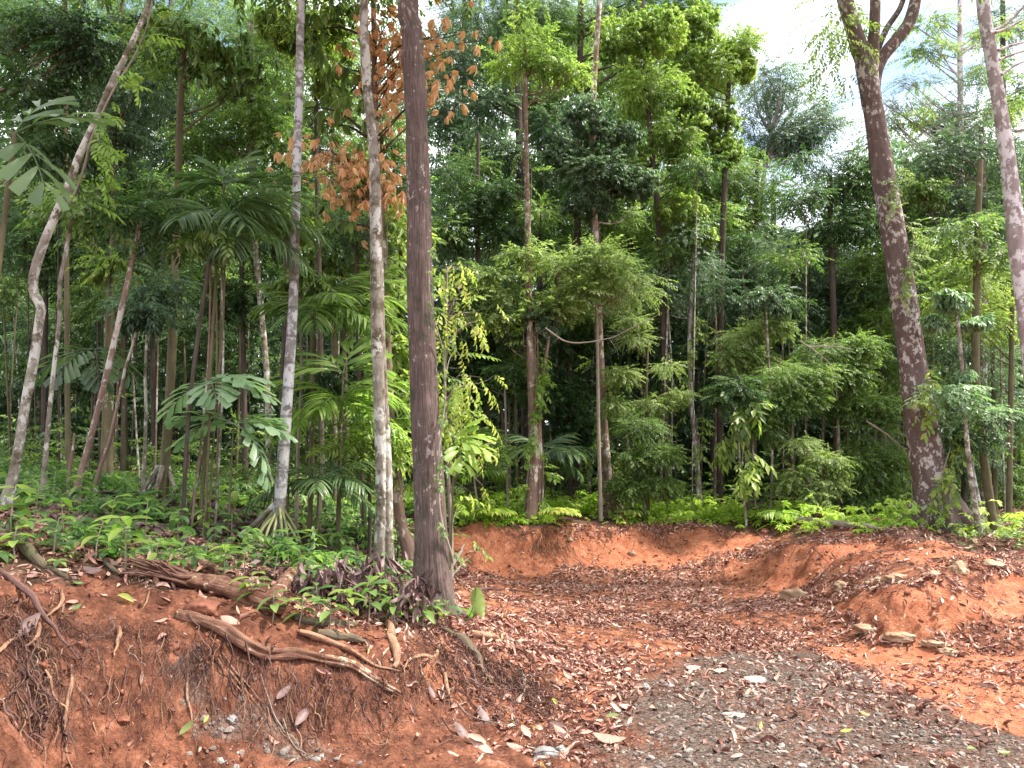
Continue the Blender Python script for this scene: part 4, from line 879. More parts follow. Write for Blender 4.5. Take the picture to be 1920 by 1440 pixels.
# high canopy added mostly above the top edge to shade the forest floor
for k, (lab, px, Y) in enumerate([('high canopy tree added for shade over the far left, crown mostly above the picture', 120, 11.5), ('high canopy tree added for shade over the leaning thin trunks', 226, 15.5), ('high canopy tree added for shade above the orange leaves', 620, 13.5)]):
    tree('shade_canopy_tree', lab, Y, [(px, -250, 7), (px+3, 100, 8), (px+5, 500, 9), (px+8, 930, 11)], B_OLIVE, [(px-80, -120, 160, 90), (px+80, -90, 150, 80), (px, -220, 200, 90)], L_MID, 'alt', .9, 1.2, seed=130+k, nl=12)

# ---------------------------------------------------------------- thin poles, each its own thing
POLES = [ # label, Y, path, bark, group
 ('thin pale crooked sapling right of the leaning kinked trunk', 7.0, [(142,372,6),(128,450,7),(112,530,8),(112,600,8),(100,700,8),(90,800,9),(83,890,10)], B_PALE),
 ('thin dark pole leaning right, longest of the leaning ones at left', 7.4, [(268,395,7),(250,480,9),(232,560,10),(215,640,11),(198,710,11),(178,790,11),(160,860,12),(142,925,13)], B_RED),
 ('thin speckled pole leaning right just beyond the longest leaning one', 8.6, [(264,590,4),(248,650,5),(235,690,5),(218,770,6),(205,830,7),(190,870,8),(180,905,9)], B_RED),
 ('slim olive trunk low behind the leaning poles', 11.0, [(205,500,8),(203,600,9),(198,720,9),(192,900,10)], B_OLIVE),
 ('thin straight dark pole left of the clumping palm', 7.2, [(398,440,7),(388,520,7),(375,600,7),(362,700,7),(352,800,7),(346,900,8),(343,985,7)], B_DARK),
 ('thin broken stump pole low at left', 8.0, [(140,812,4),(136,850,5),(130,890,7)], B_RED),
 ('pale mottled thin pole left of the buttressed tree', 10.0, [(288,540,4),(278,600,5),(272,700,5),(274,780,6),(270,880,7),(268,950,7)], B_PALE),
 ('slim dark pole behind the smooth palm trunk', 10.5, [(535,420,11),(538,560,12),(532,700,13),(530,930,15)], B_DARK),
 ('thin bent pale pole right of the smooth palm trunk', 9.0, [(565,520,4),(563,600,5),(565,660,5),(566,720,6),(560,800,6),(556,960,7)], B_TWIG),
 ('pale straight pole between palm fronds, centre left', 9.5, [(604,715,4),(603,800,4),(602,900,5),(600,950,6)], B_TWIG),
 ('slim dark pole with pale patches left of the twisted trunk', 10.2, [(668,430,7),(671,600,8),(673,700,8),(678,900,9),(684,1000,10)], B_DARK),
 ('thin dark pole touching the twisted trunk at its left', 8.6, [(690,820,6),(692,900,7),(694,980,7),(692,1050,8)], B_DARK),
 ('thin white pole leaning left on the green strip right of the brown trunk', 13.2, [(884,830,3),(888,890,3),(893,930,4),(897,975,4)], B_TWIG),
 ('thin pale pole left of the vine-hung trunk', 14.6, [(945,700,3),(948,780,4),(950,860,4),(952,950,5)], B_TWIG),
 ('thin vine-wrapped companion pole right beside the vine-hung trunk', 14.2, [(1005,600,4),(1010,700,5),(1013,800,5),(1015,880,6),(1018,965,6)], B_RED),
 ('slim pale pole deep in the dark beyond the companion pole', 17.0, [(962,680,5),(966,780,6),(970,930,7)], B_OLIVE),
 ('thin pale pole in the dark right of the splayed roots', 16.5, [(1172,770,4),(1178,830,5),(1182,900,5),(1186,960,6)], B_PALE),
 ('thin straight stem under the big-leaved climber', 14.6, [(1378,730,4),(1384,820,4),(1390,900,5),(1398,965,5)], B_PALE),
 ('thin brown stem right of the big-leaved climber', 15.0, [(1435,560,4),(1440,650,4),(1445,780,4),(1448,870,5),(1445,950,5)], B_PALE),
 ('pale thin pole among low bushes, nearest the fallen log', 14.8, [(1545,870,4),(1552,930,4),(1558,985,5)], B_PALE),
 ('dark diagonal pole behind the giant trunk at the upper right', 16.5, [(1722,360,4),(1745,400,5),(1765,440,6),(1800,520,7),(1810,1000,9)], B_DARK),
 ('thin whitish stem at the far right near the ground', 12.5, [(1812,800,5),(1822,870,6),(1835,940,7),(1850,1030,8)], B_WHITE),
]
for k, (lab, Y, pth, bk) in enumerate(POLES):
    top = pth[0]; stub = 'stump' in lab
    root, P = tree('thin_tree' if pth[-1][2] > 7 else 'sapling', lab, Y, pth, bk, () if stub else [(top[0]+8, top[1]-6, 42, 26), (top[0]-25, top[1]+14, 26, 18), (top[0]+30, top[1]+18, 24, 18)], [L_MID, L_DARK, L_BLUE, L_LIGHT][k % 4], ['alt', 'droop', 'rose', 'pinn'][(k*7+k//4) % 4], .9, .8, seed=200+k, seg=10, rad=rad_knobby(k, .1, 5), cat='sapling', nl=5, limb_r=.015, cl=.5)
    TREES['pole%d' % k] = [(root, P)]
LANDMARKS = [(-40, 'left picture edge'), (60, 'kinked leaning trunk'), (185, 'longest leaning pole'), (308, 'buttressed tree'), (390, 'clumping palm stems'), (530, 'smooth grey palm trunk'), (716, 'twisted pale trunk'), (805, 'thick brown trunk'), (897, 'leaning white pole'), (997, 'vine-hung trunk'), (1130, 'tree with splayed roots'), (1215, 'yellowish layered tree'), (1299, 'vine-clad thin trunk'), (1388, 'big-leaved climber'), (1485, 'light green drooping sapling'), (1575, 'tangled pale shrub'), (1740, 'giant leaning trunk'), (1835, 'star-leaved slender tree'), (1990, 'right picture edge')]
def between(px):
    i = max(j for j in range(len(LANDMARKS)) if LANDMARKS[j][0] <= px); i = min(i, len(LANDMARKS)-2); return 'the %s and the %s' % (LANDMARKS[i][1], LANDMARKS[i+1][1])
_rng = np.random.default_rng(77); k = 0
for (x0, x1, n, y0, y1, gr) in [(0, 480, 30, 11.5, 20, 'thin trunks in the dark forest at left'), (560, 760, 10, 11, 17, 'thin trunks behind the green palms'),
        (850, 1280, 26, 16.5, 23, 'thin trunks in the dark forest at centre'), (1280, 1920, 30, 15.5, 22, 'thin trunks in the dark forest at right')]:
    for i in range(n):
        px = x0+(x1-x0)*(i+_rng.uniform(.1, .9))/n; Y = _rng.uniform(y0, y1); ln = _rng.normal(0, 14); tp = _rng.uniform(300, 620); wd = _rng.uniform(2.2, 6); bi = _rng.integers(0, 4)
        pth = [(px+ln, tp, wd*.6), (px+ln*.4+_rng.normal(0, 3), (tp+900)/2, wd*.8), (px, 930, wd)]
        lb = '%s %s trunk %s%s in the dark between %s' % ('very thin' if wd < 3.3 else 'thin' if wd < 4.8 else 'slim', ['pale', 'olive', 'reddish', 'dark'][bi], 'leaning left, ' if ln < -12 else 'leaning right, ' if ln > 12 else 'upright, ', 'far' if Y > (y0+y1)/2 else 'near', between(px))
        lb = ' '.join(lb.split()[:16])
        tree('sapling', lb, Y, pth, [B_PALE, B_OLIVE, B_RED, B_DARK][bi], [(px+ln, tp, 44, 30)], [L_DARK, L_MID][i % 2], 'alt', .7, 1.0, group=gr, cat='sapling', seed=300+k, seg=7, nl=4, limb_r=.02); k += 1
# ================================================================ distant forest: the far wood reads as one mass
rng = np.random.default_rng(55); g = G()
n = 44000; x = rng.uniform(-26, 27, n); y = rng.uniform(23, 33, n); pxx = x/y*28
top = np.interp(pxx, [-26, -4, -2, 6, 8.3, 9.5, 11.5, 13.5, 27], [19, 18, 17, 16.5, 10.5, 8.0, 8.6, 13, 14])*y/28+1.4*vnoise(x*.35, y*.3, 3)
z = H0(x, y)+rng.random(n)**.9*top; m = (vnoise(x*.8, y*.8, z*.8) > -.42) & (((pxx+1.3)/1.1)**2+((z*28/y-11.2)/1.0)**2+.3*vnoise(x*2, z*2) > 1) & (((pxx+2.2)/.6)**2+((z*28/y-13.8)/.8)**2 > 1); x, y, z = x[m], y[m], z[m]
x3 = rng.uniform(-24, 25, 9000); y3 = rng.uniform(22, 26, 9000); x = np.append(x, x3); y = np.append(y, y3); z = np.append(z, H0(x3, y3)+rng.uniform(0, 5.5, 9000))
d = rng.normal(0, 1, (len(x), 3)); d[:, 1] -= .6; d[:, 2] = -.3
instance(g, SP['wall'], np.stack([x, y, z], -1), d, rng.uniform(.65, 1.3, len(x)), rng)
o = g.build('distant_forest', L_BLUE); tag(o, 'dense far forest closing off the view behind the trees', 'forest', kind='stuff')

n = 9000; x = rng.uniform(-30, 30, n); y = rng.uniform(34, 37, n); z = H0(x, y)+rng.uniform(0, 1, n)*np.interp(x/y*28, [-26, 6, 8, 12, 14, 26], [14, 12, 8, 7, 10, 11]); d = rng.normal(0, 1, (n, 3)); d[:, 1] -= .6; g = G()
m = ((x/y*28+1.3)/1.1)**2+((z*28/y-11.2)/1.0)**2 > 1; instance(g, SP['wall'], np.stack([x, y, z], -1)[m], d[m], rng.uniform(1.8, 2.8, n)[m], rng)
tag(g.build('distant_forest', L_DARK), 'darkest far foliage at the back of the forest', 'forest', kind='stuff')
# dark low undergrowth inside the forest
g = G(); n = 5200; x = rng.uniform(-14, 16, n); y = rng.uniform(12, 23, n); m = (np.abs(x) < .75*y+1) & (y > np.where(x > -1, 17.2, 11.5)); x, y = x[m], y[m]
z = H(x, y)+.05+rng.random(len(x))**2.2*1.5*(.5+.5*vnoise(x*.7, y*.7, 1)); d = rng.normal(0, 1, (len(x), 3)); d[:, 2] = .25
instance(g, SP['alt'], np.stack([x, y, z], -1), d, rng.uniform(.7, 1.3, len(x)), rng)
tag(g.build('undergrowth', L_MID), 'shaded leafy undergrowth on the forest floor between the trunks', 'undergrowth', kind='stuff')

# ================================================================ ground cover
def crest_dist(x, y):     # distance behind the cut-bank crest
    c = np.array([[p[0], p[1]] for p in CREST]); yc = np.interp(x, c[:, 0], c[:, 1]); return y-yc
g = G(); n = 17000; x = rng.uniform(-2.6, 9.0, n); y = rng.uniform(12, 20.5, n); cdist = crest_dist(x, y)
keep = (cdist > .02) & (cdist < 4.2-.3*np.clip(x, 0, 9)) & (rng.random(n) < np.clip(.62+1.0*fbm(x*1.3, y*1.3, 4, 3), .08, 1)) & ((x < 7.4) | (cdist > .6))
x, y = x[keep], y[keep]; cd2 = crest_dist(x, y)
z = H(x, y)+.02+rng.random(len(x))**1.3*(.07+.25*np.clip(cd2/1.3, 0, 1))*(1.1+vnoise(x*1.2, y*1.2, 8)); d = rng.normal(0, 1, (len(x), 3)); d[:, 2] = rng.uniform(-.1, .6, len(x))
k = rng.random(len(x)) < .6; P = np.stack([x, y, z], -1)
instance(g, SP['herb'], P[k], d[k], rng.uniform(.6, 1.4, k.sum()), rng); instance(g, SP['alt'], P[~k], d[~k], rng.uniform(.3, .7, (~k).sum()), rng)
tag(g.build('ground_cover', L_STRIP), 'bright yellow green leafy ground cover along the top of the cut bank', 'ground cover', kind='stuff')
g = G(); n = 17000; x = rng.uniform(-9, .4, n); y = rng.uniform(4.6, 14, n); P2 = np.stack([x, y], -1)
hum = inside(Z_HUM, x, y) & (np.abs(x) < .72*y+.4) & (x < -.30*(y > 6.6)); den = np.clip(.42+.9*fbm(x*1.1, y*1.1, 6, 3), 0.05, 1)*np.clip((y-4.5)/1.6, .25, 1)*np.clip(1.6-y/11, .25, 1)
keep = hum & (rng.random(n) < den); x, y = x[keep], y[keep]
z = H(x, y)+.015+rng.random(len(x))**1.5*.22*np.clip(y/9, .4, 1.2); d = rng.normal(0, 1, (len(x), 3)); d[:, 2] = rng.uniform(-.1, .6, len(x)); P = np.stack([x, y, z], -1); k = rng.random(len(x)) < .7
instance(g, SP['herb'], P[k], d[k], rng.uniform(.6, 1.3, k.sum()), rng); instance(g, SP['alt_n'], P[~k], d[~k], rng.uniform(.3, .7, (~k).sum()), rng)
tag(g.build('ground_cover', L_HERB), 'green seedlings and herbs scattered over the shaded forest floor at left', 'ground cover', kind='stuff')

# ================================================================ dead leaves
def dead_tmpl(seed, n=4):
    r = np.random.default_rng(seed); P = leafN(1, r.uniform(.22, .36), r.uniform(-.8, .9), r.uniform(-1.2, 1.8), n, wave=.14, rng=r)
    v, t = P; v = v@RY(r.uniform(-.5, .5)*1).T; a = v[:, 1:2]*r.uniform(-.9, .9); v = np.hstack([v[:, :1]*np.cos(a)-v[:, 2:]*np.sin(a), v[:, 1:2], v[:, :1]*np.sin(a)+v[:, 2:]*np.cos(a)])
    v[:, 1] -= .5; return v, t
DT = [dead_tmpl(i) for i in range(14)]
def litter(x, y, size, name, lab, mat, rng, lift=.012, tilt=.28, normal=True, roll=.7):
    nrm = gnormal(x, y); z = H(x, y)+lift*rng.random(len(x))+.006
    d = rng.normal(0, 1, (len(x), 3)); d -= nrm*(d*nrm).sum(1, keepdims=True); d = unit(d)+nrm*rng.normal(0, tilt, (len(x), 1))
    g = G(); instance(g, DT, np.stack([x, y, z], -1), d, size, rng, up=nrm, roll=roll)
    return tag(g.build(name, mat), lab, 'leaf litter', kind='stuff')
rng = np.random.default_rng(66)
n = 150000; y = rng.uniform(5.0, 16.5, n)**1.0; x = rng.uniform(-1.6, 12.2, n)
gr, og, hu = zones(x, y); inview = (x > -.75*y*.2-.9) & (x < .71*y+.3)
dn = np.where(gr > .5, .12, np.where(og > .5, .13, .97)); dn = np.where(hu > .5, .35, dn)*np.clip(.55+.9*fbm(x*1.5, y*1.5, 12, 4), .10, 1.1)
dn = np.where((x > 3.6) & (y < 7.6) & (gr < .5), .30, dn)*np.where(y > 10.5, .8, 1)
k = inview & (rng.random(n) < dn) & (hu < .5); x, y = x[k], y[k]
litter(x, y, .03+.08*rng.random(len(x))**1.4, 'leaf_litter', 'pinkish brown fallen leaves carpeting the red clearing', L_DEAD, rng)
n = 90000; x = rng.uniform(-3.5, 9, n); y = rng.uniform(3.1, 13, n); gr, og, hu = zones(x, y); k = (np.abs(x) < .72*y+.2) & (rng.random(n) < np.where(gr > .4, .45, .7)*np.clip(.6+.8*fbm(x*2, y*2, 3, 3), .1, 1)*np.clip(9/y, .4, 1)) & (hu < .5) & ((x > -.8) | (rng.random(n) < .35)); x, y = x[k], y[k]
litter(x, y, .010+.028*rng.random(len(x))**1.5, 'leaf_fragments', 'broken bits of rotting leaves and chaff strewn over the bare earth', L_FRAG, rng)
n = 7500; x = rng.uniform(-.4, 4.6, n); y = rng.uniform(3.4, 7.8, n); k = (inside(Z_GRAV, x, y)) & (rng.random(n) < .40+.4*vnoise(x*1.3, y*1.3, 4)); x, y = x[k], y[k]
litter(x, y, .03+.085*rng.random(len(x))**1.6, 'leaf_litter', 'scattered fallen leaves and chips on the grey gravel track', L_DEAD, rng)
n = 17000; x = rng.uniform(-4, 1.0, n); y = rng.uniform(3.0, 7.0, n); k = ~inside(Z_GRAV, x, y) & (np.abs(x) < .72*y+.2)
gr, og, hu = zones(x, y); dn = np.where(hu > .5, .7, np.clip(.03+.75*np.clip((x+.3)/1.2, 0, 1)+.15*vnoise(x*2, y*2, 1), .05, .9)); k &= rng.random(n) < dn; x, y = x[k], y[k]
litter(x, y, .025+.085*rng.random(len(x))**1.6, 'leaf_litter', 'brown fallen leaves and flakes caught on the near bank', L_DEAD, rng, tilt=.45)
n = 16000; x = rng.uniform(5, 14, n); y = rng.uniform(9, 17, n); gr, og, hu = zones(x, y); k = (hu > .5) & (x < .72*y+.3) & (rng.random(n) < .8); x, y = x[k], y[k]
litter(x, y, rng.uniform(.05, .13, len(x)), 'leaf_litter', 'brown litter and leaves around the foot of the giant trunk', L_DEAD, rng)
n = 900; x = rng.uniform(6.5, 12.5, n); y = rng.uniform(9.8, 15, n); gr, og, hu = zones(x, y); k = (hu > .5) & (vnoise(x*1.3, y*1.3, 9) > -.1); x, y = x[k], y[k]; d = rng.normal(0, 1, (len(x), 3)); d[:, 2] = .4; g = G()
instance(g, SP['alt'], np.stack([x, y, H(x, y)+.03+.2*rng.random(len(x))**2], -1), d, rng.uniform(.4, 1.0, len(x)), rng); tag(g.build('ground_cover', L_MID), 'sparse dark green weeds around the foot of the giant trunk', 'ground cover', kind='stuff')
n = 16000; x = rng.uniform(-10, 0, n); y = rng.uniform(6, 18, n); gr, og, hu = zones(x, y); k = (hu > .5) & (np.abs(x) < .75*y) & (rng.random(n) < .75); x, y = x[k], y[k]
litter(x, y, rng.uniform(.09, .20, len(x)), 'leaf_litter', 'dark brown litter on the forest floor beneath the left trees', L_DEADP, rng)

n = 2600; px_ = rng.uniform(-.5, 1, n)
x = rng.uniform(-3, 9, n); y = rng.uniform(3.2, 13, n); k = (np.abs(x) < .72*y) & ((x > -.6) | (y > 4.6)); x, y = x[k], y[k]; L_ = .03+.12*rng.random(len(x))**2; a = rng.uniform(0, 6.28, len(x)); g = G()
x1, y1 = x+np.cos(a)*L_, y+np.sin(a)*L_; xm, ym = (x+x1)/2+rng.normal(0, .006, len(x)), (y+y1)/2+rng.normal(0, .006, len(x)); zz = [H(q, w_)+rng.uniform(.004, .022, len(x)) for q, w_ in ((x, y), (xm, ym), (x1, y1))]
for i in range(len(x)): tube(g, [[x[i], y[i], zz[0][i]], [xm[i], ym[i], zz[1][i]], [x1[i], y1[i], zz[2][i]]], [.0022, .0009], 3, 4, cap=False)
tag(g.build('twigs', B_ROOTD), 'small twigs and leaf stalks lying all over the clearing floor', 'twigs', kind='stuff')
# ================================================================ stones
def ico(sub):
    import bmesh
    bm = bmesh.new(); bmesh.ops.create_icosphere(bm, subdivisions=sub, radius=1); bm.verts.ensure_lookup_table()
    v = np.array([p.co[:] for p in bm.verts]); t = np.array([[q.index for q in f.verts] for f in bm.faces]); bm.free(); return v, t
ICO1, ICO2, ICO3 = ico(1), ico(2), ico(4)
def stone(seed, base, size=(1, 1, .6), planes=9, rough=.05):
    r = np.random.default_rng(seed); v, t = base; d = unit(v); pn = unit(r.normal(size=(planes, 3))); pd = r.uniform(.62, 1.0, planes)
    rad = np.ones(len(v))*1.05
    for a, b in zip(pn, pd):
        c = d@a; rad = np.where(c > .05, np.minimum(rad, b/np.maximum(c, .05)), rad)
    rad = rad*(1+rough*fbm(d[:, 0]*2.5+seed, d[:, 1]*2.5, d[:, 2]*2.5, 4)); return d*rad[:, None]*np.array(size), t
ST = [stone(i, ICO1, (1, .8, .55), 6, .1) for i in range(8)]
rng = np.random.default_rng(88); n = 17000
x = rng.uniform(-.6, 5.2, n); y = 3.4+rng.random(n)**1.2*4.3; k = inside(Z_GRAV, x+rng.normal(0, .22, n), y+rng.normal(0, .22, n)); x, y = x[k], y[k]
x2 = rng.uniform(-1.9, -.7, 1200); y2 = rng.uniform(3.6, 4.5, 1200); k2 = inside(Z_GRAV2, x2+rng.normal(0, .08, 1200), y2+rng.normal(0, .08, 1200)); x = np.append(x, x2[k2]); y = np.append(y, y2[k2])
nr = gnormal(x, y); s = .0045+.026*rng.random(len(x))**5; P = np.stack([x, y, H(x, y)], -1)+nr*(s*.2)[:, None]; d = rng.normal(0, 1, (len(x), 3)); d -= nr*(d*nr).sum(1, keepdims=True)
g = G(); instance(g, ST, P, d, s, rng, up=nr, roll=.4); tag(g.build('gravel', R_GRAV, smooth=False), 'loose grey gravel of the track in the right foreground', 'gravel', kind='stuff')
n = 9000; x = rng.uniform(-3.6, 1.0, n); y = rng.uniform(3.1, 6, n); gr, og, hu = zones(x, y); k = (gr < .5) & (hu < .5) & (np.abs(x) < .72*y+.1); x, y = x[k], y[k]; nr = gnormal(x, y)
s = .003+.020*rng.random(len(x))**5; P = np.stack([x, y, H(x, y)], -1)+nr*(s*.0)[:, None]; d = rng.normal(0, 1, (len(x), 3))
g = G(); instance(g, ST, P, d, s, rng, up=nr, roll=.6); tag(g.build('soil_crumbs', R_CLOD), 'red soil crumbs and small clods on the near cut bank', 'soil', kind='stuff')
n = 3600; x = rng.uniform(-1.0, 10, n); y = rng.uniform(6.5, 15.5, n); gr, og, hu = zones(x, y); k = (og > .5); x, y = x[k], y[k]; nr = gnormal(x, y)
s = .008+.035*rng.random(len(x))**4; P = np.stack([x, y, H(x, y)], -1)+nr*(s*.15)[:, None]; d = rng.normal(0, 1, (len(x), 3))
g = G(); instance(g, ST, P, d, s, rng, up=nr, roll=.6); tag(g.build('soil_crumbs', R_CLOD), 'orange crumbs rolled down the fresh banks at the back', 'soil', kind='stuff')
def rock(px, py, w, lab, mat, seed, hgt=.55, name='rock', sink=.65, dep=.8, group=None, rz=None, fine=True):
    p = hit(px, py); s = w/2*p[1]/F*.98; hgt = hgt*1.15; r = np.random.default_rng(seed)
    v, t = stone(seed, ICO3, (s, s*dep, s*hgt), 7, .20); v = v@RZ(rz if rz is not None else r.uniform(-.4, .4)).T; nrm = gnormal(p[:1], p[1:2])[0]
    g = G(); g.add(v, t=t); o = g.build(name, mat); o.location = tuple(p+np.array([0, 0, s*hgt*(.5-sink)])); return tag(o, lab, 'rock', group)
RK = [ (1022,1418,46,'angular grey stone at the bottom edge below the near bank',R_GREY,.7),(1052,1408,26,'small brown grey stone leaning beside the angular grey stone',R_GREY,.7),
 (435,1350,26,'dark grey pebble in the gravelly patch at lower left',R_GREY,.6),(232,1350,28,'smooth reddish stone in the lower left soil',R_CLOD,.5),
 (1212,1290,20,'grey stone standing at the edge of the gravel among leaves',R_GREY,.9),(1412,1276,48,'flat whitish stone lying on the gravel track',R_WHITE,.28),
 (1376,1342,46,'pale flat chip half buried in the gravel',R_WHITE,.2),(1255,1286,26,'flat bluish stone at the gravel edge',R_GREY,.25),(1500,1240,18,'small stone on the far gravel edge',R_GREY,.5),
 (1494,1118,56,'largest pale tan boulder at the left nose of the stony ledge',R_TAN,.55),(1578,1100,36,'cracked tan boulder third along the ledge',R_TAN,.6),
 (1640,1090,34,'pale stone on the ledge among purple leaves',R_TAN,.5),(1678,1086,44,'wide pale orange rock right of the ledge middle',R_TAN,.5),
 (1745,1078,30,'pale yellow stone towards the right of the ledge',R_TAN,.55),(1800,1070,40,'upright pointed orange rock at the top right of the ledge',R_TAN,.8),(1860,1058,44,'flat pale slab high on the right slope',R_TAN,.35),
 (1625,1180,44,'grey tan rock at the foot of the lower bank',R_TAN,.4),(1688,1192,54,'whitish rounded rock at the foot of the lower bank',R_TAN,.35),(1745,1205,40,'yellowish rock right of the whitish rounded rock',R_TAN,.3),(1775,1222,34,'orange rock half buried in the red strip',R_TAN,.4),
 (1434,998,22,'dark brown rock on the crest of the cut bank',R_CLOD,.7),(1068,1012,12,'little pale stone in the face of the cut bank',R_TAN,.7),(1185,1037,14,'orange pebble low in the face of the cut bank',R_TAN,.6),(1385,1030,14,'tan pebble in the cut bank near the ridge',R_TAN,.6),
 (380,1140,66,'lump of packed red earth below the fallen log',R_CLOD,.5),(320,1212,30,'red clod in the middle of the near bank',R_CLOD,.7),(80,1250,36,'red clod at the far left of the near bank',R_CLOD,.6),(425,1208,16,'round tan pebble under the big exposed root',R_TAN,.9),(150,1210,28,'reddish stone sticking out of the bank by the dark stick',R_CLOD,.7)]
for k, (px, py, w_, lab, m_, hg) in enumerate(RK): rock(px, py, w_, lab, m_, 500+k, hg)
def rad_grain(seed, a):      # long ridges and cracks that run with the wood
    return lambda TH, V, R: R*(1+a*1.3*fbm(np.cos(TH)*2.2+seed, np.sin(TH)*2.2, V*1.6, 4)+a*.9*fbm(np.cos(TH)*1.1+seed, np.sin(TH)*1.1, V*11, 3))
# ================================================================ roots, logs and sticks lying on the ground
def on_ground(pp, lift=0.0, k=None):
    P = np.array([hit(*p) for p in pp]); nr = gnormal(P[:, 0], P[:, 1]); return P+nr*lift
def root_(name, lab, cat_, pp, wpx, mat, seed, lift=.3, seg=10, rough=.14, group=None, taper=.45, zl=None):
    P = on_ground(pp); Y = P[:, 1].mean(); r = wpx/2*Y/F; nr = gnormal(P[:, 0], P[:, 1]); P = P+nr*r*lift
    P[:, 1] -= r*.4
    if zl: P[:, 2] += np.array(zl)
    g = G(); c = P[0].copy(); n = max(10, int(np.linalg.norm(np.diff(P, axis=0), axis=1).sum()/.02))
    r_ = np.random.default_rng(seed); Ps = smooth_path(P, min(n, 90)); t = np.linspace(0, 1, len(Ps))
    Ps = Ps+np.stack([vnoise(t*9+seed, 0.5, i) for i in range(3)], -1)*r*.5
    tube(g, Ps-c, [r*.7, r, r*(1+taper)/2, r*taper, r*taper*.55], seg, None, rad_grain(seed, rough)); o = g.build(name, mat); o.location = tuple(c)
    return tag(o, lab, cat_, group)
R_ = root_
R_('exposed_root', 'thickest exposed root, bare and orange brown, running across the near bank below the fallen log', 'root', [(330,1152),(400,1172),(450,1200),(500,1226),(560,1228),(640,1242),(700,1270),(748,1302)], 25, B_LOG, 1, .35, 26, .26, taper=.7)
R_('exposed_root', 'slimmer pale root just above the thickest one, ending in a curl', 'root', [(560,1186),(600,1200),(660,1224),(700,1247),(752,1262)], 12, B_ROOT, 2, .8)
R_('exposed_root', 'mossy thick root sloping down at the far left under the herbs', 'root', [(0,990),(40,1022),(90,1062),(140,1092)], 28, B_MOSS, 3, .3, 14)
R_('exposed_root', 'mossy root right of the thick mossy one, half covered by leaves', 'root', [(72,962),(110,992),(150,1012),(200,1058),(228,1080)], 17, B_MOSS, 4, .4, 12)
R_('exposed_root', 'short thick root dropping straight down left of the brown trunk base', 'root', [(728,1170),(733,1198),(741,1225),(735,1252)], 18, B_ROOT, 5, .6, 12, taper=.8)
R_('exposed_root', 'pale root bending left in a hook below the brown trunk', 'root', [(822,1192),(826,1210),(812,1234),(790,1232),(765,1238),(755,1252),(757,1264)], 10, B_ROOT, 6, .8)
R_('exposed_root', 'pale root hanging from the hooked root down the bank', 'root', [(812,1236),(830,1256),(836,1290),(843,1315),(852,1335)], 9, B_ROOT, 7, .8)
R_('exposed_root', 'dark mossy root slanting down right of the brown trunk', 'root', [(836,1188),(862,1202),(885,1228),(900,1260),(918,1288)], 22, B_MOSS, 8, .6, 14)
R_('exposed_root', 'thin reddish root slanting down in front of the dark mossy one', 'root', [(862,1222),(880,1256),(893,1288),(904,1312)], 7, B_ROOTD, 9, 1.2)
R_('exposed_root', 'short thick root stub with peeling skin right of the brown trunk', 'root', [(880,1190),(910,1196),(932,1200)], 14, B_ROOT, 10, .7, 12, taper=.8)
R_('stick', 'bone pale forked stick on the leafy slope right of the trunk', 'stick', [(974,1258),(981,1280),(980,1303),(966,1318)], 7, B_TWIG, 11, 1.2)
R_('stick', 'straight brown stick lying on the leafy slope', 'stick', [(1028,1278),(1050,1290),(1080,1296)], 8, B_ROOTD, 12, 1)
R_('stick', 'dark curved stick lying over the roots at the left edge', 'stick', [(-10,1080),(40,1116),(72,1162),(105,1200),(140,1246)], 12, B_ROOTD, 13, 2.6, 12, .1)
R_('exposed_root', 'curved tan root arching left of the dark stick, upper one', 'root', [(113,1112),(110,1138),(90,1156),(76,1166)], 8, B_ROOT, 14, 2)
R_('exposed_root', 'curved tan root arching under the dark stick, lower one', 'root', [(70,1172),(68,1196),(52,1212),(35,1220)], 9, B_ROOT, 15, 2)
R_('exposed_root', 'thick tan root leaving the picture at the left edge', 'root', [(-10,1228),(12,1208),(30,1196)], 9, B_ROOT, 16, 2)
R_('exposed_root', 'longest orange root hanging down the bank at lower left', 'root', [(133,1250),(134,1282),(126,1325),(121,1375),(124,1410),(132,1445)], 9, B_ROOT, 17, .8)
R_('exposed_root', 'wavy pale root left of the longest orange one', 'root', [(68,1280),(79,1330),(73,1365),(84,1400),(80,1440)], 6, B_ROOT, 18, 1)
R_('exposed_root', 'pale crooked root right of the longest orange one', 'root', [(141,1286),(160,1308),(172,1328),(176,1360),(190,1395),(203,1425)], 5, B_ROOT, 19, 1)
R_('exposed_root', 'short flat brown root upright in the middle of the near bank', 'root', [(224,1178),(221,1205),(214,1232)], 10, B_ROOT, 20, 1)
R_('exposed_root', 'pair-like pale root hanging in the centre of the near bank', 'root', [(352,1262),(350,1300),(356,1330),(362,1356),(378,1322)], 5, B_ROOT, 21, 1)
R_('exposed_root', 'long straight root slanting right down the bank, upper of three', 'root', [(415,1225),(445,1265),(480,1305),(497,1332)], 4, B_ROOT, 22, 1.5)
R_('exposed_root', 'long straight root slanting right down the bank, middle of three', 'root', [(410,1230),(436,1268),(468,1305),(488,1332)], 4, B_ROOT, 23, 1.5)
R_('exposed_root', 'long straight root slanting right down the bank, lower of three', 'root', [(408,1236),(430,1272),(455,1300),(470,1318)], 3.5, B_ROOT, 24, 1.5)
R_('exposed_root', 'thin root hanging below the log end at left centre', 'root', [(280,1105),(275,1130),(262,1150)], 4, B_ROOT, 25, 1.5)
R_('exposed_root', 'mossy horizontal root among seedlings left of the trunk foot', 'root', [(590,1190),(640,1194),(680,1206)], 18, B_MOSS, 26, .4, 12, taper=.8)
R_('exposed_root', 'flat mossy root beside the dead leafy branch', 'root', [(550,1160),(590,1166),(640,1172),(670,1174)], 16, B_MOSS, 27, .4, 12, taper=.7)
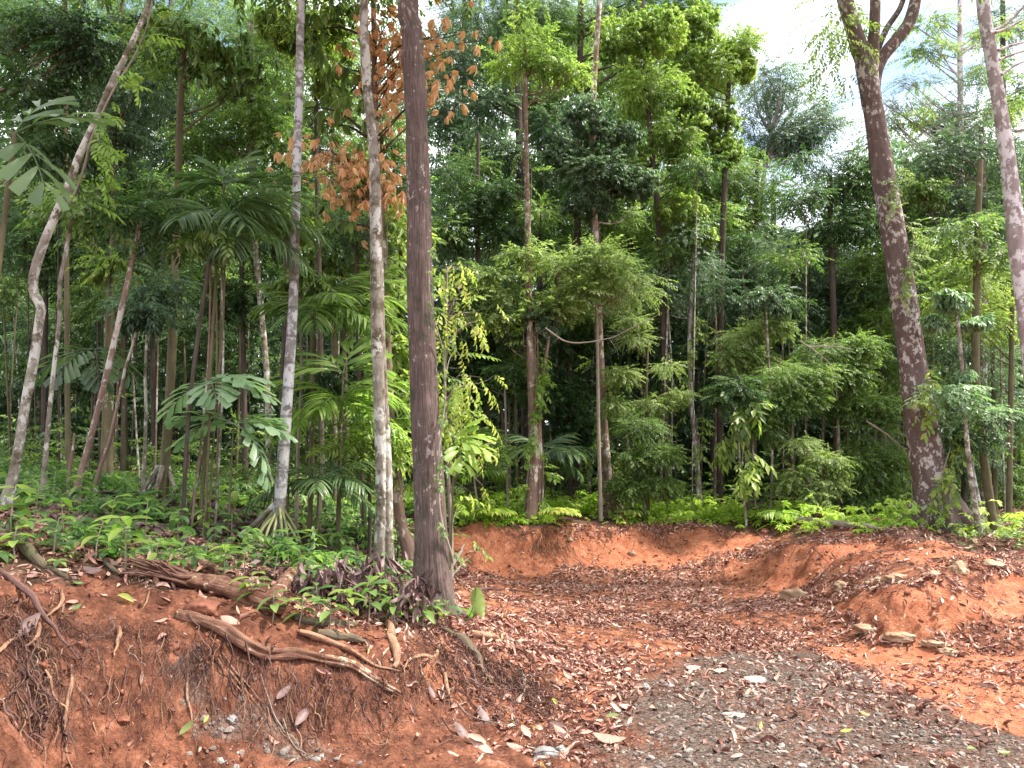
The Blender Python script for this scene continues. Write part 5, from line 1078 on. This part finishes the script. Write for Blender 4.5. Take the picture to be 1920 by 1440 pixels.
R_('stick', 'long thin fallen stick on the leaf carpet behind the brown trunk', 'stick', [(880,1108),(920,1106),(975,1110)], 6, B_ROOTD, 28, .8)
R_('stick', 'broken grey stick leaning out right of the brown trunk, upper one', 'stick', [(846,1062),(858,1050),(872,1036)], 9, B_TWIG, 29, .8, zl=[0,.05,.12])
R_('stick', 'broken grey stick leaning out right of the brown trunk, lower one', 'stick', [(846,1082),(864,1068),(884,1056)], 5, B_TWIG, 30, .8, zl=[0,.05,.1])
R_('stick', 'short pale stick at the bottom edge left of the grey stone', 'stick', [(892,1434),(903,1420),(908,1414)], 6, B_TWIG, 31, 1)
R_('stick', 'thin pale twig arching over leaves on the slope', 'stick', [(1030,1195),(1050,1212),(1080,1218),(1100,1226)], 5, B_ROOT, 32, 1.2)
R_('fallen_branch', 'thin brown branch lying left of the fallen log stub', 'branch', [(368,1058),(395,1072),(420,1086),(448,1110)], 15, B_LOG, 33, .8, 12)
R_('fallen_log', 'pale weathered log lying among green cover at the forest edge on the right', 'log', [(1475,980),(1530,986),(1580,989),(1645,994)], 15, B_TWIG, 34, .8, 16, .1, taper=.8)
# fallen log with a shattered end and a short stub
P = on_ground([(250,1085),(340,1096),(420,1112),(500,1142),(535,1150)]); c = P[0].copy(); Y = P[:, 1].mean(); root = thing('fallen_log', 'fallen brown log with a shattered end and short upright stub on the near bank', 'log', c)
r = 17*Y/F; P = P+np.array([0, -.02, r*.75]); g = G(); tube(g, P[1:]-c, [r*.75, r, r*1.0, r*.95], 32, 90, rad_grain(41, .16)); g.build('log', B_LOG, root)
g = G(); q0 = hit(505, 1148)+[0, -.02, r*.9]; q1 = hit(546, 1092)+[0, 0, r*1.2]; tube(g, np.array([q0, (q0+q1)/2, q1])-c, [r*.95, r*.85, r*.85], 24, 40, rad_grain(42, .14)); g.build('stub', B_LOG, root)
_rng = np.random.default_rng(43); g = G()
for i in range(34):
    a = P[1]+_rng.normal(0, .45, 3)*r*np.array([1, .9, .9])+[.02, 0, 0]; b = P[0]+np.array([_rng.uniform(-.06, .18), _rng.normal(0, .05), _rng.uniform(-.01, .09)]); tube(g, np.array([a, (a+b)/2+_rng.normal(0, .012, 3), b])-c, [r*_rng.uniform(.16, .34), r*.07], 5, 8, rad_knobby(i, .3, 20))
g.build('split_end', B_SPLIT, root)['kind'] = 'stuff'
# roots hanging from the banks, each its own root; the hair-fine tangle is one mass
rng = np.random.default_rng(99)
def hang_many(px, py, L, r, seed, sway=.5, lift=.02):
    """strands that creep down the slope from the given picture points; returns K x 9 x 3"""
    q = np.random.default_rng(seed); p = hit_many(px, py); x, y = p[:, 0].copy(), p[:, 1].copy(); K = len(x); a = -math.pi/2+q.normal(0, .4+sway*.7, K); st = L/8; out = []
    for i in range(9):
        n = gnormal(x, y); z = H(x, y); out.append(np.stack([x, y, z], -1)+n*(r+lift*(.1+q.random(K)))[:, None])
        a = a+q.normal(0, sway, K); gx, gy = n[:, 0]+.5*np.cos(a)*(1+sway*.5), n[:, 1]+.5*np.sin(a)-.15; m = np.hypot(gx, gy)+1e-6; nz_ = np.clip(n[:, 2], .2, 1); slope = np.sqrt(np.maximum(1e-3, 1-nz_**2))/nz_
        s = st/np.sqrt(1+slope**2); x = x+gx/m*s; y = y+gy/m*s
    return np.stack(out, 1)
px46 = px = rng.uniform(0, 880, 46); py = np.interp(px, [0, 300, 600, 880], [1150, 1190, 1270, 1240])+rng.uniform(-40, 120, 46); rr_ = rng.uniform(.0018, .0048, 46)
S = hang_many(px, py, rng.uniform(.15, .45, 46), rr_, 700, .7)
for k in range(46):
    P = S[k]; r = rr_[k]; c = P[0]; g = G(); tube(g, P-c, [r, r*.7, r*.3], 6, 26, rad_knobby(k, .15, 20)); o = g.build('hanging_root', [B_ROOT, B_ROOT, B_ROOTD, B_TWIG][k % 4]); o.location = tuple(c)
    L_ = np.linalg.norm(P[0]-P[-1]); lb = '%s %s %s root dangling %s' % ('long' if L_ > .26 else 'short' if L_ < .17 else 'middling', 'stout' if r > .0035 else 'thread-thin' if r < .0025 else 'thin', ['tan', 'tan', 'dark', 'grey'][k % 4],
        ['under the dark stick at the far left', 'right of the longest orange root', 'in the middle of the bank above the gravelly patch', 'below the left half of the thickest root', 'below the right end of the thickest root', 'on the bank straight below the brown trunk'][min(5, int(px46[k]/147))])
    tag(o, lb, 'root', 'thin roots dangling on the near bank')
def strands(px, py, L, r, seed, sway, lift, n, name, mat, lab):
    S = hang_many(px, py, L, r, seed, sway, lift); g = G()
    for P, q in zip(S, r): tube(g, P, [q, q*.4], 3, n, cap=False)
    tag(g.build(name, mat), lab, 'roots', kind='stuff')
px = np.concatenate([rng.uniform(-20, 900, 1300), rng.normal(935, 85, 750), rng.normal(60, 40, 260)])
py = np.concatenate([np.interp(px[:1300], [0, 300, 600, 900], [1120, 1170, 1250, 1190])+rng.exponential(75, 1300), 1185+(px[1300:2050]-850)*.55+rng.exponential(45, 750), rng.uniform(1150, 1350, 260)])
k = (py < 1480) & (px > -60) & (px < 1250); px, py = px[k], py[k]
px2 = np.concatenate([rng.normal(45, 50, 120), rng.uniform(300, 760, 80), rng.uniform(740, 1040, 200)]); py2 = np.concatenate([rng.uniform(1110, 1350, 120), np.interp(px2[120:200], [300, 760], [1165, 1290])+rng.uniform(-25, 60, 80), np.interp(px2[200:], [740, 1040], [1190, 1270])+rng.uniform(-20, 90, 200)])
rng.shuffle(_i := np.arange(400)); px2, py2 = px2[_i], py2[_i]
strands(px2[:160], py2[:160], .08+.42*rng.random(160)**1.5, .001+.006*rng.random(160)**2.5, 14, 1.3, .06, 18, 'root_tangle', B_ROOT, 'tangle of pale crooked roots curling out of the near bank')
strands(px2[160:], py2[160:], .08+.42*rng.random(240)**1.5, .001+.008*rng.random(240)**2.5, 15, 1.3, .06, 18, 'root_tangle', B_ROOTD, 'tangle of stout crooked roots sticking out all along the top of the near bank')
strands(px, py, rng.uniform(.06, .34, len(px)), rng.uniform(.0005, .0019, len(px)), 5, .8, .028, 12, 'fine_roots', B_ROOTD, 'hair-fine tangle of rootlets over the face of the near bank')
px = np.concatenate([rng.normal(1020, 26, 90), rng.uniform(900, 1700, 60)]); py = np.concatenate([rng.uniform(992, 1030, 90), np.interp(px[90:], [900, 1300, 1500, 1700], [1000, 1000, 1030, 1030])+rng.uniform(0, 20, 60)])
strands(px, py, rng.uniform(.15, .55, 150), rng.uniform(.003, .009, 150), 6, .5, .03, 14, 'root_tangle', B_ROOT, 'tangle of roots spilling over the cut bank below the vine-hung trunk')
px = rng.normal(925, 75, 130); py = 1190+(px-850)*.5+rng.exponential(38, 130)
strands(px, py, rng.uniform(.12, .5, 130), rng.uniform(.0012, .0055, 130), 7, .6, .05, 14, 'dead_frond_fibres', B_ROOTD, 'heap of brown fibres and dead stalks slipping off the bank right of the trunk foot')

# ================================================================ large fallen leaves in the foreground, each its own
def big_leaf(px, py, wpx, ang, lab, mat, seed, group=None, lift=.02, w=.38, tilt=None):
    r = np.random.default_rng(seed); p = hit(px, py); L = wpx*p[1]/F; nr = gnormal(p[:1], p[1:2], .1)[0]
    v, t = leafN(1, w, r.uniform(-.3, .4), r.uniform(.2, .9)*r.choice([-1, 1]), 12, wave=.05, rng=r); v[:, 1] -= .5
    a = math.radians(ang); y = np.array([math.cos(a), math.sin(a)*.6, math.sin(a)*.8]); nn = unit(nr+np.array([0, -.55, .15])); y = unit(y-nn*np.dot(y, nn)); x = np.cross(y, nn)
    v = (v*L)@np.stack([x, y, nn], -1).T; g = G(); g.add(v, t=t); o = g.build('fallen_leaf', mat); o.location = tuple(p+nn*(lift+.02)); return tag(o, lab, 'leaf', group)
BL = [(48,1180,62,65,'large purplish dead leaf leaning on the roots at the left edge',L_DEADP),(176,1078,46,-20,'ribbed brown dead leaf below the mossy roots',L_DEADP),(435,1168,46,-10,'reddish broad dead leaf under the log stub',L_DEAD),
 (530,1300,36,50,'pale curled dead leaf in the gravelly patch',L_DEADP),(565,1345,44,60,'ribbed pinkish leaf standing low in the bank centre',L_DEADP),(350,1370,30,50,'olive leaf hanging on a thin root',L_FINE),(386,1352,16,70,'small yellow leaf on the gravelly patch',L_YEL),
 (236,1130,34,-10,'yellow green leaf spray fallen beside the log',L_YEL),(143,1145,20,50,'small fresh green leaf on the upper bank, lower one',L_HERB),(147,1100,20,20,'small fresh green leaf on the upper bank, upper one',L_HERB),
 (806,1303,26,-55,'whitish curled leaf on the bank below the trunk',L_DEADP),(868,1378,52,-50,'large lilac grey dead leaf in the lower centre',L_DEADP),(900,1402,60,-35,'wide brown dead leaf next to the lilac grey one',L_DEAD),(890,1396,40,-25,'narrow pinkish curled leaf under the lilac grey one',L_DEAD),
 (905,1346,44,-60,'curled ribbed brown leaf higher on the lower centre slope',L_DEADP),(1040,1242,22,-10,'dark maroon leaf on the leafy slope',L_DEAD),(1055,1380,46,-50,'glossy orange brown leaf above the grey stone',L_DEAD),(1042,1372,34,-40,'narrow pink leaf lying over the glossy brown one',L_DEADP),
 (1140,1395,62,-32,'long pale pink ribbed leaf at lower centre right',L_DEAD),(1148,1352,26,0,'yellow green scalloped leaf on the slope',L_FINE),(1040,1324,20,-60,'bright yellow green leaf on the slope',L_YEL),(1180,1330,40,-8,'curled pinkish leaf strip by the gravel edge',L_DEAD),
 (985,1382,38,-70,'upright curled reddish leaf above the bottom stones',L_DEAD),(965,1405,34,-15,'rusty flat leaf above the bottom stones',L_DEAD),(1300,1255,34,25,'folded brown leaf on the gravel near its edge',L_DEAD),(1585,1380,22,0,'slim yellow leaf on the gravel, bottom right',L_YEL),
 (1880,1418,24,-10,'pale green leaf on the gravel at the right edge',L_FINE),(1820,1412,22,10,'pale leaf on the gravel near the lower right',L_FINE),(1425,1370,16,70,'pale yellow leaf on the gravel centre',L_YEL),(1350,1262,30,20,'long brown leaf on the gravel beside the white stone',L_DEAD)]
for k, (px, py, w_, an, lab, m_) in enumerate(BL): big_leaf(px, py, w_*.98, an, lab, m_, 800+k)
# dead leafy branch hanging beside the trunk foot
_rng = np.random.default_rng(61); c = hit(700, 1150); root = thing('dead_leafy_branch', 'fallen branch with a heap of hanging shrivelled purple brown leaves left of the trunk foot', 'branch', c)
g, gs = G(), G(); ends = []
for (ex, ey) in [(575,1095),(600,1075),(640,1068),(690,1055),(725,1060),(660,1090),(700,1095),(740,1100),(620,1110),(650,1120),(700,1130),(770,1095),(790,1090),(760,1120),(735,1130),(590,1120),(680,1150),(720,1150),(790,1130)]:
    e = at(ex, ey, c[1]+_rng.uniform(-.15, .25)); e[2] = max(e[2], hz(e[0], e[1])+.06); s = c+np.array([_rng.normal(0, .08), _rng.normal(0, .08), .03])
    tube(gs, np.array([s, (s+e)/2+[0, 0, .08], e])-c, [.008, .003], 5, 8, cap=False)
    k = 26; pos = e-c+_rng.normal(0, .06, (k, 3)); D = _rng.normal(0, .45, (k, 3)); D[:, 2] -= .9
    instance(g, [leafN(1, .28, _rng.uniform(-.5, .6), _rng.uniform(-1.5, 1.8), 6, wave=.12, rng=_rng) for _ in range(6)], pos, D, _rng.uniform(.07, .15, k), _rng, roll=1.5)
g.build('dead_leaves', L_DEADP, root); gs.build('branch', B_ROOTD, root)

# ================================================================ palms and big-leaved plants
def gp(px, Y):
    Y = behind_crest(px, Y, .15); x = (px-960)/F*Y/cp_; return np.array([x, Y, hz(x, Y)])
palm('clumping_palm', 'arching feather palm on clustered thin stems left of the smooth grey palm', gp(388, 7.7), at(412, 420, 7.7), .02,
  [(-5,52,1.0),(12,34,.95),(-32,48,.95),(-50,26,.8),(178,44,.75),(150,62,.8),(262,20,.75),(85,55,.8),(45,62,.95),(-12,14,.9),(300,0,.7),(20,75,.9),(-20,36,.95)], L_PALM, 'narrow', 24, .38, .028, 3, arch=.95)
_r = [o for o in bpy.data.objects if o.name.startswith('clumping_palm')][-1]; _c = np.array(_r.location)
for k, (a, b, dx) in enumerate([(378, 392, -.06), (398, 396, .05), (404, 404, .11), (372, 410, -.1)]):
    e = gp(a, 7.7+.12*(k-1)); e[0] += dx*.6; g = G(); tube(g, np.array([e-[0, 0, .1], at((a+b)/2+4+k*5, 700, 7.7), at(b+4+k*3, 440, 7.7)])-_c, [.013, .010], 8, 16); g.build('stem', [B_RED, B_OLIVE, B_PALE, B_OLIVE][k], _r)
palm('feather_palm', 'bright green feather palm between the smooth palm trunk and the twisted trunk', gp(590, 8.9), at(588, 590, 8.9), .03,
  [(15,62,1.15),(-5,42,1.05),(35,70,1.15),(-25,22,.95),(165,60,.8),(120,66,.95),(-60,35,.9),(-10,12,.95),(20,30,1.05),(200,35,.6),(285,20,.8),(60,40,1.0)], L_MID, 'narrow', 22, .36, .038, 4, arch=.8)
palm('feather_palm', 'lower feather palm with yellow green fronds left of the twisted trunk', gp(640, 8.7), at(640, 760, 8.7), .02,
  [(0,50,.9),(20,30,.9),(170,50,.9),(-40,35,.9),(150,20,.9),(60,60,.9),(-80,30,.8),(200,10,.8),(-15,5,.8)], L_LIME, 'narrow', 16, .34, .040, 5, arch=.8)
palm('feather_palm', 'small dark feather palm near the ground beside the stilt roots', gp(600, 8.2), at(598, 905, 8.2), .012,
  [(0,45,.75),(25,25,.7),(170,45,.75),(-40,30,.7),(150,20,.7),(60,60,.7),(-80,30,.6),(200,15,.7),(-15,10,.7),(100,50,.7)], L_PALM, 'narrow', 16, .26, .028, 6, arch=.7)
palm('feather_palm', 'small feather palm between the brown trunk and the twisted trunk, low down', gp(752, 9.6), at(752, 800, 9.6), .015,
  [(0,45,.9),(25,25,.8),(170,45,.9),(-40,30,.8),(150,20,.8),(60,60,.8),(-80,30,.7)], L_LIME, 'narrow', 14, .32, .042, 7, arch=.7)
palm('fishtail_palm', 'big grey green jagged-leaved palm at the upper left edge', gp(-40, 4.9), at(28, 250, 4.9), .02,
  [(10,38,.50),(60,72,.45),(-15,-35,.5),(200,30,.4)], L_PALM, 'broad', 4, .27, .085, 8, arch=.45)
palm('fishtail_palm', 'dark broad-leaved palm reaching up behind the arching feather palm', gp(418, 8.6), at(420, 345, 8.6), .014,
  [(70,70,.6),(20,35,.5),(160,35,.5),(120,60,.5),(-20,10,.45),(200,5,.45)], L_DARK, 'broad', 6, .34, .12, 9, arch=.4)
palm('fishtail_palm', 'drooping blue green broad frond palm behind the leaning dark pole', gp(178, 9.2), at(178, 655, 9.2), .012,
  [(-15,5,.7),(195,5,.7),(-60,-15,.6),(60,20,.5),(250,-10,.6)], L_PALM, 'broad', 8, .28, .07, 10, arch=.9)
palm('fishtail_palm', 'pale jagged fronds spreading low between the buttressed tree and the smooth palm', gp(398, 7.3), at(396, 715, 7.3), .012,
  [(5,12,.55),(-25,20,.5),(175,-5,.5),(40,30,.5),(-70,-5,.45)], L_PALE, 'broad', 6, .26, .085, 11, arch=.6)
palm('fishtail_palm', 'pale grey green fronds drooping left of the smooth palm trunk', gp(440, 7.4), at(438, 795, 7.4), .01,
  [(5,15,.5),(-12,-20,.62),(170,15,.55),(190,30,.5),(30,30,.4)], L_PALE, 'broad', 7, .24, .08, 12, arch=.7)
palm('fishtail_palm', 'bright jagged frond plant just right of the brown trunk at mid height', gp(846, 7.6), at(852, 830, 7.6), .01,
  [(15,35,.32),(-20,5,.34),(50,60,.3),(-60,-25,.3)], L_LIME, 'broad', 4, .22, .085, 13, arch=.5)
palm('fishtail_palm', 'broad-leaved plant with big entire leaves low between palm trunk and twisted trunk', gp(645, 8.2), at(643, 700, 8.2), .012,
  [(70,70,.4),(20,45,.4),(150,45,.4),(-10,20,.4),(190,20,.35)], L_MID, 'broad', 4, .32, .12, 14, arch=.3)
palm('low_palm', 'dark glossy ferny palm behind the vine-hung trunk near the ground', gp(1020, 15.2), at(1020, 850, 15.2), .02,
  [(5,30,1.0),(175,30,1.0),(30,55,.9),(150,55,.9),(-40,20,.8),(-10,0,.8)], L_PALM, 'narrow', 12, .42, .09, 15, arch=.6)
palm('low_palm', 'small palm glowing in the dark gap right of the brown trunk', gp(905, 15.0), at(905, 885, 15.0), .012,
  [(0,50,.5),(180,50,.5),(90,60,.5),(-40,30,.5),(220,25,.5),(40,20,.5),(140,20,.5)], L_LIME, 'narrow', 8, .24, .05, 16, arch=.8)
for k, (px, Y, lab, mt) in enumerate([(925, 13.9, 'low yellow green palm seedling on the cut bank top left of the vine-hung trunk', L_STRIP), (1045, 14.0, 'low yellow palm seedling on the cut bank top right of the vine-hung trunk', L_YEL), (1452, 14.3, 'low bright rosette plant under the red-leaved sapling on the right of the strip', L_LIME), (1180, 15.0, 'rosette plant by the splayed roots of the mottled tree', L_LIGHT)]):
    b = gp(px, Y); palm('palm_seedling', lab, b, b+[0, 0, .18], .012, [(a+k*20, 38+12*(a % 3), .34) for a in range(0, 360, 45)], mt, 'narrow', 7, .2, .05, 17+k, arch=.9)
# fan leaf
c = at(536, 592, 8.3); b = gp(548, 8.3); root = thing('fan_palm', 'small pale fan-leaved palm peeking out from behind the smooth palm trunk', 'palm', b); g = G(); tube(g, np.array([b-[0, 0, .1], (b+c)/2+[.04, 0, 0], c])-b, [.012, .007], 6, 12); g.build('stem', B_OLIVE, root)
_rng = np.random.default_rng(5)
for cc, m0 in ((c, RZ(.9)@RX(-.9)), (c+[.12, .1, -.05], RZ(-1.1)@RX(-.7))):
    g = G()
    for i in range(18):
        v, t = leafN(.30, .028, .15, .5, 5, rng=_rng); g.add((v@RZ(math.radians(-125+250*i/17)).T)@m0.T@RX(.9).T+cc-b, t=t)
    g.build('fan_leaf', L_PALE, root)
# strap and rosette plants on the forest floor
def rosette_plant(px, py, lab, n, L, w, leaf, seed, pitch=(-1.1, -.2), name='rosette_plant', Y=None):
    r = np.random.default_rng(seed); p = hit(px, py) if Y is None else gp(px, Y); root = thing(name, lab, 'plant', p); 
    for i in range(n):
        v, t = leafN(L*r.uniform(.75, 1.15), w, .7, .35, 9, rng=r); g = G(); g.add(v@RX(-r.uniform(*pitch)).T@RZ(i*2.4+r.uniform(-.3, .3)).T+[0, 0, .02], t=t); g.build('leaf', leaf, root)
rosette_plant(438, 948, 'broad-leaved bright rosette plant on the forest floor right of the buttress roots', 11, .42, .10, L_LIGHT, 1)
rosette_plant(300, 965, 'upright green rosette plant in front of the buttress roots', 9, .40, .09, L_MID, 2)
rosette_plant(362, 940, 'upright lime strap-leaved plant between the buttress roots and the thin dark pole', 8, .44, .08, L_LIME, 3)
rosette_plant(255, 950, 'low broad leaf plant left of the buttress roots', 7, .32, .10, L_HERB, 4)
rosette_plant(38, 960, 'large bright leafy plant at the left edge on the mossy roots', 9, .26, .08, L_LIME, 5)
rosette_plant(575, 1000, 'green strap plant right of the stilt roots', 8, .34, .06, L_LIGHT, 6)
rosette_plant(884, 1168, 'young plant with one big pale banana-like leaf right of the trunk foot', 3, .20, .075, L_MID, 7, (-1.3, -.6))
# the banana-like leaf itself
p = hit(866, 1172); root = thing('banana_seedling', 'broad pale green leaf blade standing right of the brown trunk foot', 'plant', p); tip = at(893, 1100, p[1]); g = G(); tube(g, np.array([p-[0, 0, .03], (p+tip)/2+[.03, 0, -.02], tip])-p, [.005, .003], 5, 8); g.build('stem', L_MID, root)
v, t = leafN(.25, .115, .35, .5, 14, lambda q: np.sin(np.pi*np.clip(q, 0, 1)**.75)**.75, wave=.05, rng=_rng); g = G(); v = v@RZ(math.pi).T; v = np.stack([v[:, 0], v[:, 2], v[:, 1]], -1)@RY(-.15).T@RZ(.35).T; g.add(v+(tip-p), t=t); g.build('leaf_blade', L_LIGHT, root)
# seedlings, one by one
SD = [(618,1185,.20,'seedling with yellow green leaves beside the mossy root'),(655,1180,.26,'taller seedling left of the dead leafy branch front'),(690,1170,.30,'tallest seedling standing in the dead leaf heap'),(712,1160,.32,'seedling with opposite leaves in front of the dead leaf heap'),(742,1178,.24,'seedling drooping between dead leaves and trunk'),(765,1170,.26,'leafy seedling at the left side of the trunk foot'),(790,1180,.22,'bushy seedling touching the trunk foot'),(812,1180,.20,'low seedling in front of the trunk foot'),(835,1175,.18,'yellow green seedling at the right side of the trunk foot'),
 (590,1050,.28,'green seedling between stilt roots and dead branch'),(640,1050,.3,'bright seedling behind the dead branch'),(560,1075,.2,'low plant behind the log stub'),(510,1090,.2,'low plant left of the log stub'),(480,1135,.18,'single upright leaf plant growing over the log'),(510,1165,.16,'small fresh plant below the log stub'),(235,1070,.34,'large-leaved herb standing above the shattered log end'),(270,1030,.36,'tall herb behind the shattered log end'),(200,1010,.3,'herb with long leaves left of the tall one'),(330,1030,.3,'herb among dead leaves right of the tall one'),(380,1010,.28,'leafy herb on the slope left of the stilt roots'),(430,1020,.28,'bright leafy herb near the stilt roots'),(470,1060,.24,'bright herb in front of the stilt roots'),(540,1060,.3,'feathery herb at the foot of the stilt roots'),(120,1000,.26,'herb between the two mossy roots'),(60,1000,.3,'herb on the thick mossy root'),(20,1010,.34,'bright herb at the left edge above the bare soil'),(90,960,.34,'lime leaved herb by the thin pale sapling'),(150,960,.32,'wide leaved herb under the leaning poles'),(690,1020,.3,'green herb left of the twisted trunk foot'),(755,1030,.34,'yellow green herb between the two big trunks'),(765,1060,.24,'bright low herb between the two big trunks'),(650,980,.4,'tall herb behind the stilt palm'),(600,960,.4,'tall bright herb behind the stilt roots'),(290,1075,.2,'small herb growing over the shattered log end'),(345,1080,.22,'bright herb leaning over the middle of the log'),(420,1085,.24,'leafy herb right behind the middle of the log'),(455,1095,.22,'herb behind the right end of the log'),(180,1050,.24,'herb between the mossy roots and the log'),(100,1040,.22,'small herb beside the mossy root right of the thick one'),(30,1050,.18,'small yellow green herb on the bare soil at left'),(575,1110,.2,'herb at the left end of the dead leaf heap'),(560,1170,.16,'small herb right of the log stub foot'),(600,1150,.18,'small herb under the left end of the dead leaf heap')]
for k, (px, py, h, lab) in enumerate(SD):
    seedling('seedling', lab, px, py, h, [L_HERB, L_LIGHT, L_HERB, L_LIME][k % 4], 9 if h > .25 else 7, .10+.22*h, .04+.06*h, 900+k)
# climbing plants
def Pof(k, i=0): return TREES[k][i][1]
climber('climbing_vine', 'leafy vine with yellow green leaves climbing the vine-hung trunk', P11, .95, 5.5, .11, L_LIME, 'alt_n', 85, .75, 1)
climber('climbing_vine', 'second vine hanging in hoops on the vine-hung trunk higher up', P11, 3.5, 8.5, .08, L_MID, 'alt', 40, .7, 2)
climber('climbing_vine', 'vine with bright leaves on the mottled trunk with splayed roots', Pof('buttressed_trunk_tree'), 1.1, 4.2, .13, L_LIGHT, 'alt_n', 80, .8, 3)
climber('climbing_vine', 'vine of pointed leaves on the thin mottled trunk centre right', Pof('vine_clad_sapling'), 1.6, 5.2, .06, L_LIGHT, 'alt_n', 60, .9, 4)
climber('climbing_vine', 'pale yellow vine on the right side of the giant trunk, upper part', P14, 4.6, 6.8, .27, L_FINE, 'alt', 75, .7, 5, side=(0, 1))
climber('climbing_vine', 'broad-leaved vine on the lower right of the giant trunk', P14, .7, 3.2, .36, L_LIGHT, 'alt_n', 45, 1.0, 6, side=(0, 1))
climber('climbing_vine', 'thin leafy creeper on the right side of the brown trunk', PBrown, .9, 3.6, .17, L_MID, 'alt_n', 38, .35, 7, side=(.6, 1))
climber('climbing_vine', 'lime feathery vine hanging on the upper leaning pale trunk', PLean, 3.9, 5.7, .05, L_LIME, 'pinn_n', 26, .55, 8, side=(.6, 1.2), out=.12)
climber('climbing_vine', 'leafy vine on the companion pole beside the vine-hung trunk', TREES['pole14'][0][1], 1.0, 3.6, .03, L_LIME, 'alt_n', 40, .8, 9)
climber('big_leaf_climber', 'climber with large drooping bright oval leaves on a thin straight stem', TREES['pole17'][0][1], 1.6, 3.2, .05, L_LIGHT, 'big', 42, 1.05, 10, drop=-1.0, out=.25)
climber('climbing_vine', 'leaf-covered vine curtain on the reddish trunk between the two big trunks', POr, 1.6, 5.5, .07, L_LIGHT, 'big', 60, .6, 11, drop=-.9, out=.15)
# yellow-leaved tree right of the brown trunk
tY, PY_ = tree('yellow_leaf_tree', 'slender tree with drooping pale yellow leaves right of the brown trunk', 9.4, [(838,500,4),(836,620,5),(834,740,6),(838,860,7),(846,1000,8)], B_TWIG, seed=71, seg=8)
add_boughs(tY, PY_, [(850,500,26,26),(870,540,36,20),(850,585,30,20),(885,585,34,16),(900,600,20,12),(850,640,20,20),(870,690,44,18),(865,730,40,24),(890,720,40,14),(880,760,36,16),(900,800,26,16),(930,830,24,12),(860,800,22,20),(845,760,20,30),(862,880,16,12)], 9.3, L_YEL, 'alt_n', .72, 300, B_TWIG, 72, r=.012, dz=.5, droop=-2.4, jY=.35)
add_boughs(tY, PY_, [(845,560,20,30),(850,660,20,30),(850,840,20,26),(848,920,20,26),(858,950,20,20)], 9.3, L_LIGHT, 'alt_n', .75, 150, B_TWIG, 73, r=.01, name='lower_foliage', lname='lower_branch')
# arching bare twigs
for k, (pp, Y, lab) in enumerate([([(1022,615),(1060,640),(1100,642),(1150,632),(1190,612),(1235,590)], 13.6, 'long bare pale branch arching right from the vine-hung trunk'),([(1115,545),(1150,560),(1180,545),(1195,505)], 14.4, 'bare crooked branch right of the mottled trunk'),([(1500,640),(1530,660),(1560,690),(1570,750)], 14.8, 'dry drooping branch in the tangled shrub'),([(1625,790),(1670,820),(1705,855),(1728,900)], 13.0, 'thin pale branch bowing towards the giant trunk'),([(1510,650),(1560,650),(1600,655)], 14.9, 'dry level branch in the tangled shrub')]):
    P = np.array([at(x, y, Y) for x, y in pp]); g = G(); tube(g, P-P[0], [.018, .005], 6, 24)
    for j in range(7):
        q = np.random.default_rng(k*9+j); s = smooth_path(P, 24)[q.integers(5, 22)]; e = s+q.normal(0, .22, 3); tube(g, np.array([s, (s+e)/2+q.normal(0, .04, 3), e])-P[0], [.006, .002], 3, 5, cap=False)
    o = g.build('bare_branch', B_TWIG); o.location = tuple(P[0]); tag(o, lab, 'branch'); o['kind'] = ''; del o['kind']
print('objects', len(bpy.data.objects), 'tris', sum(len(m.polygons) for m in bpy.data.meshes))
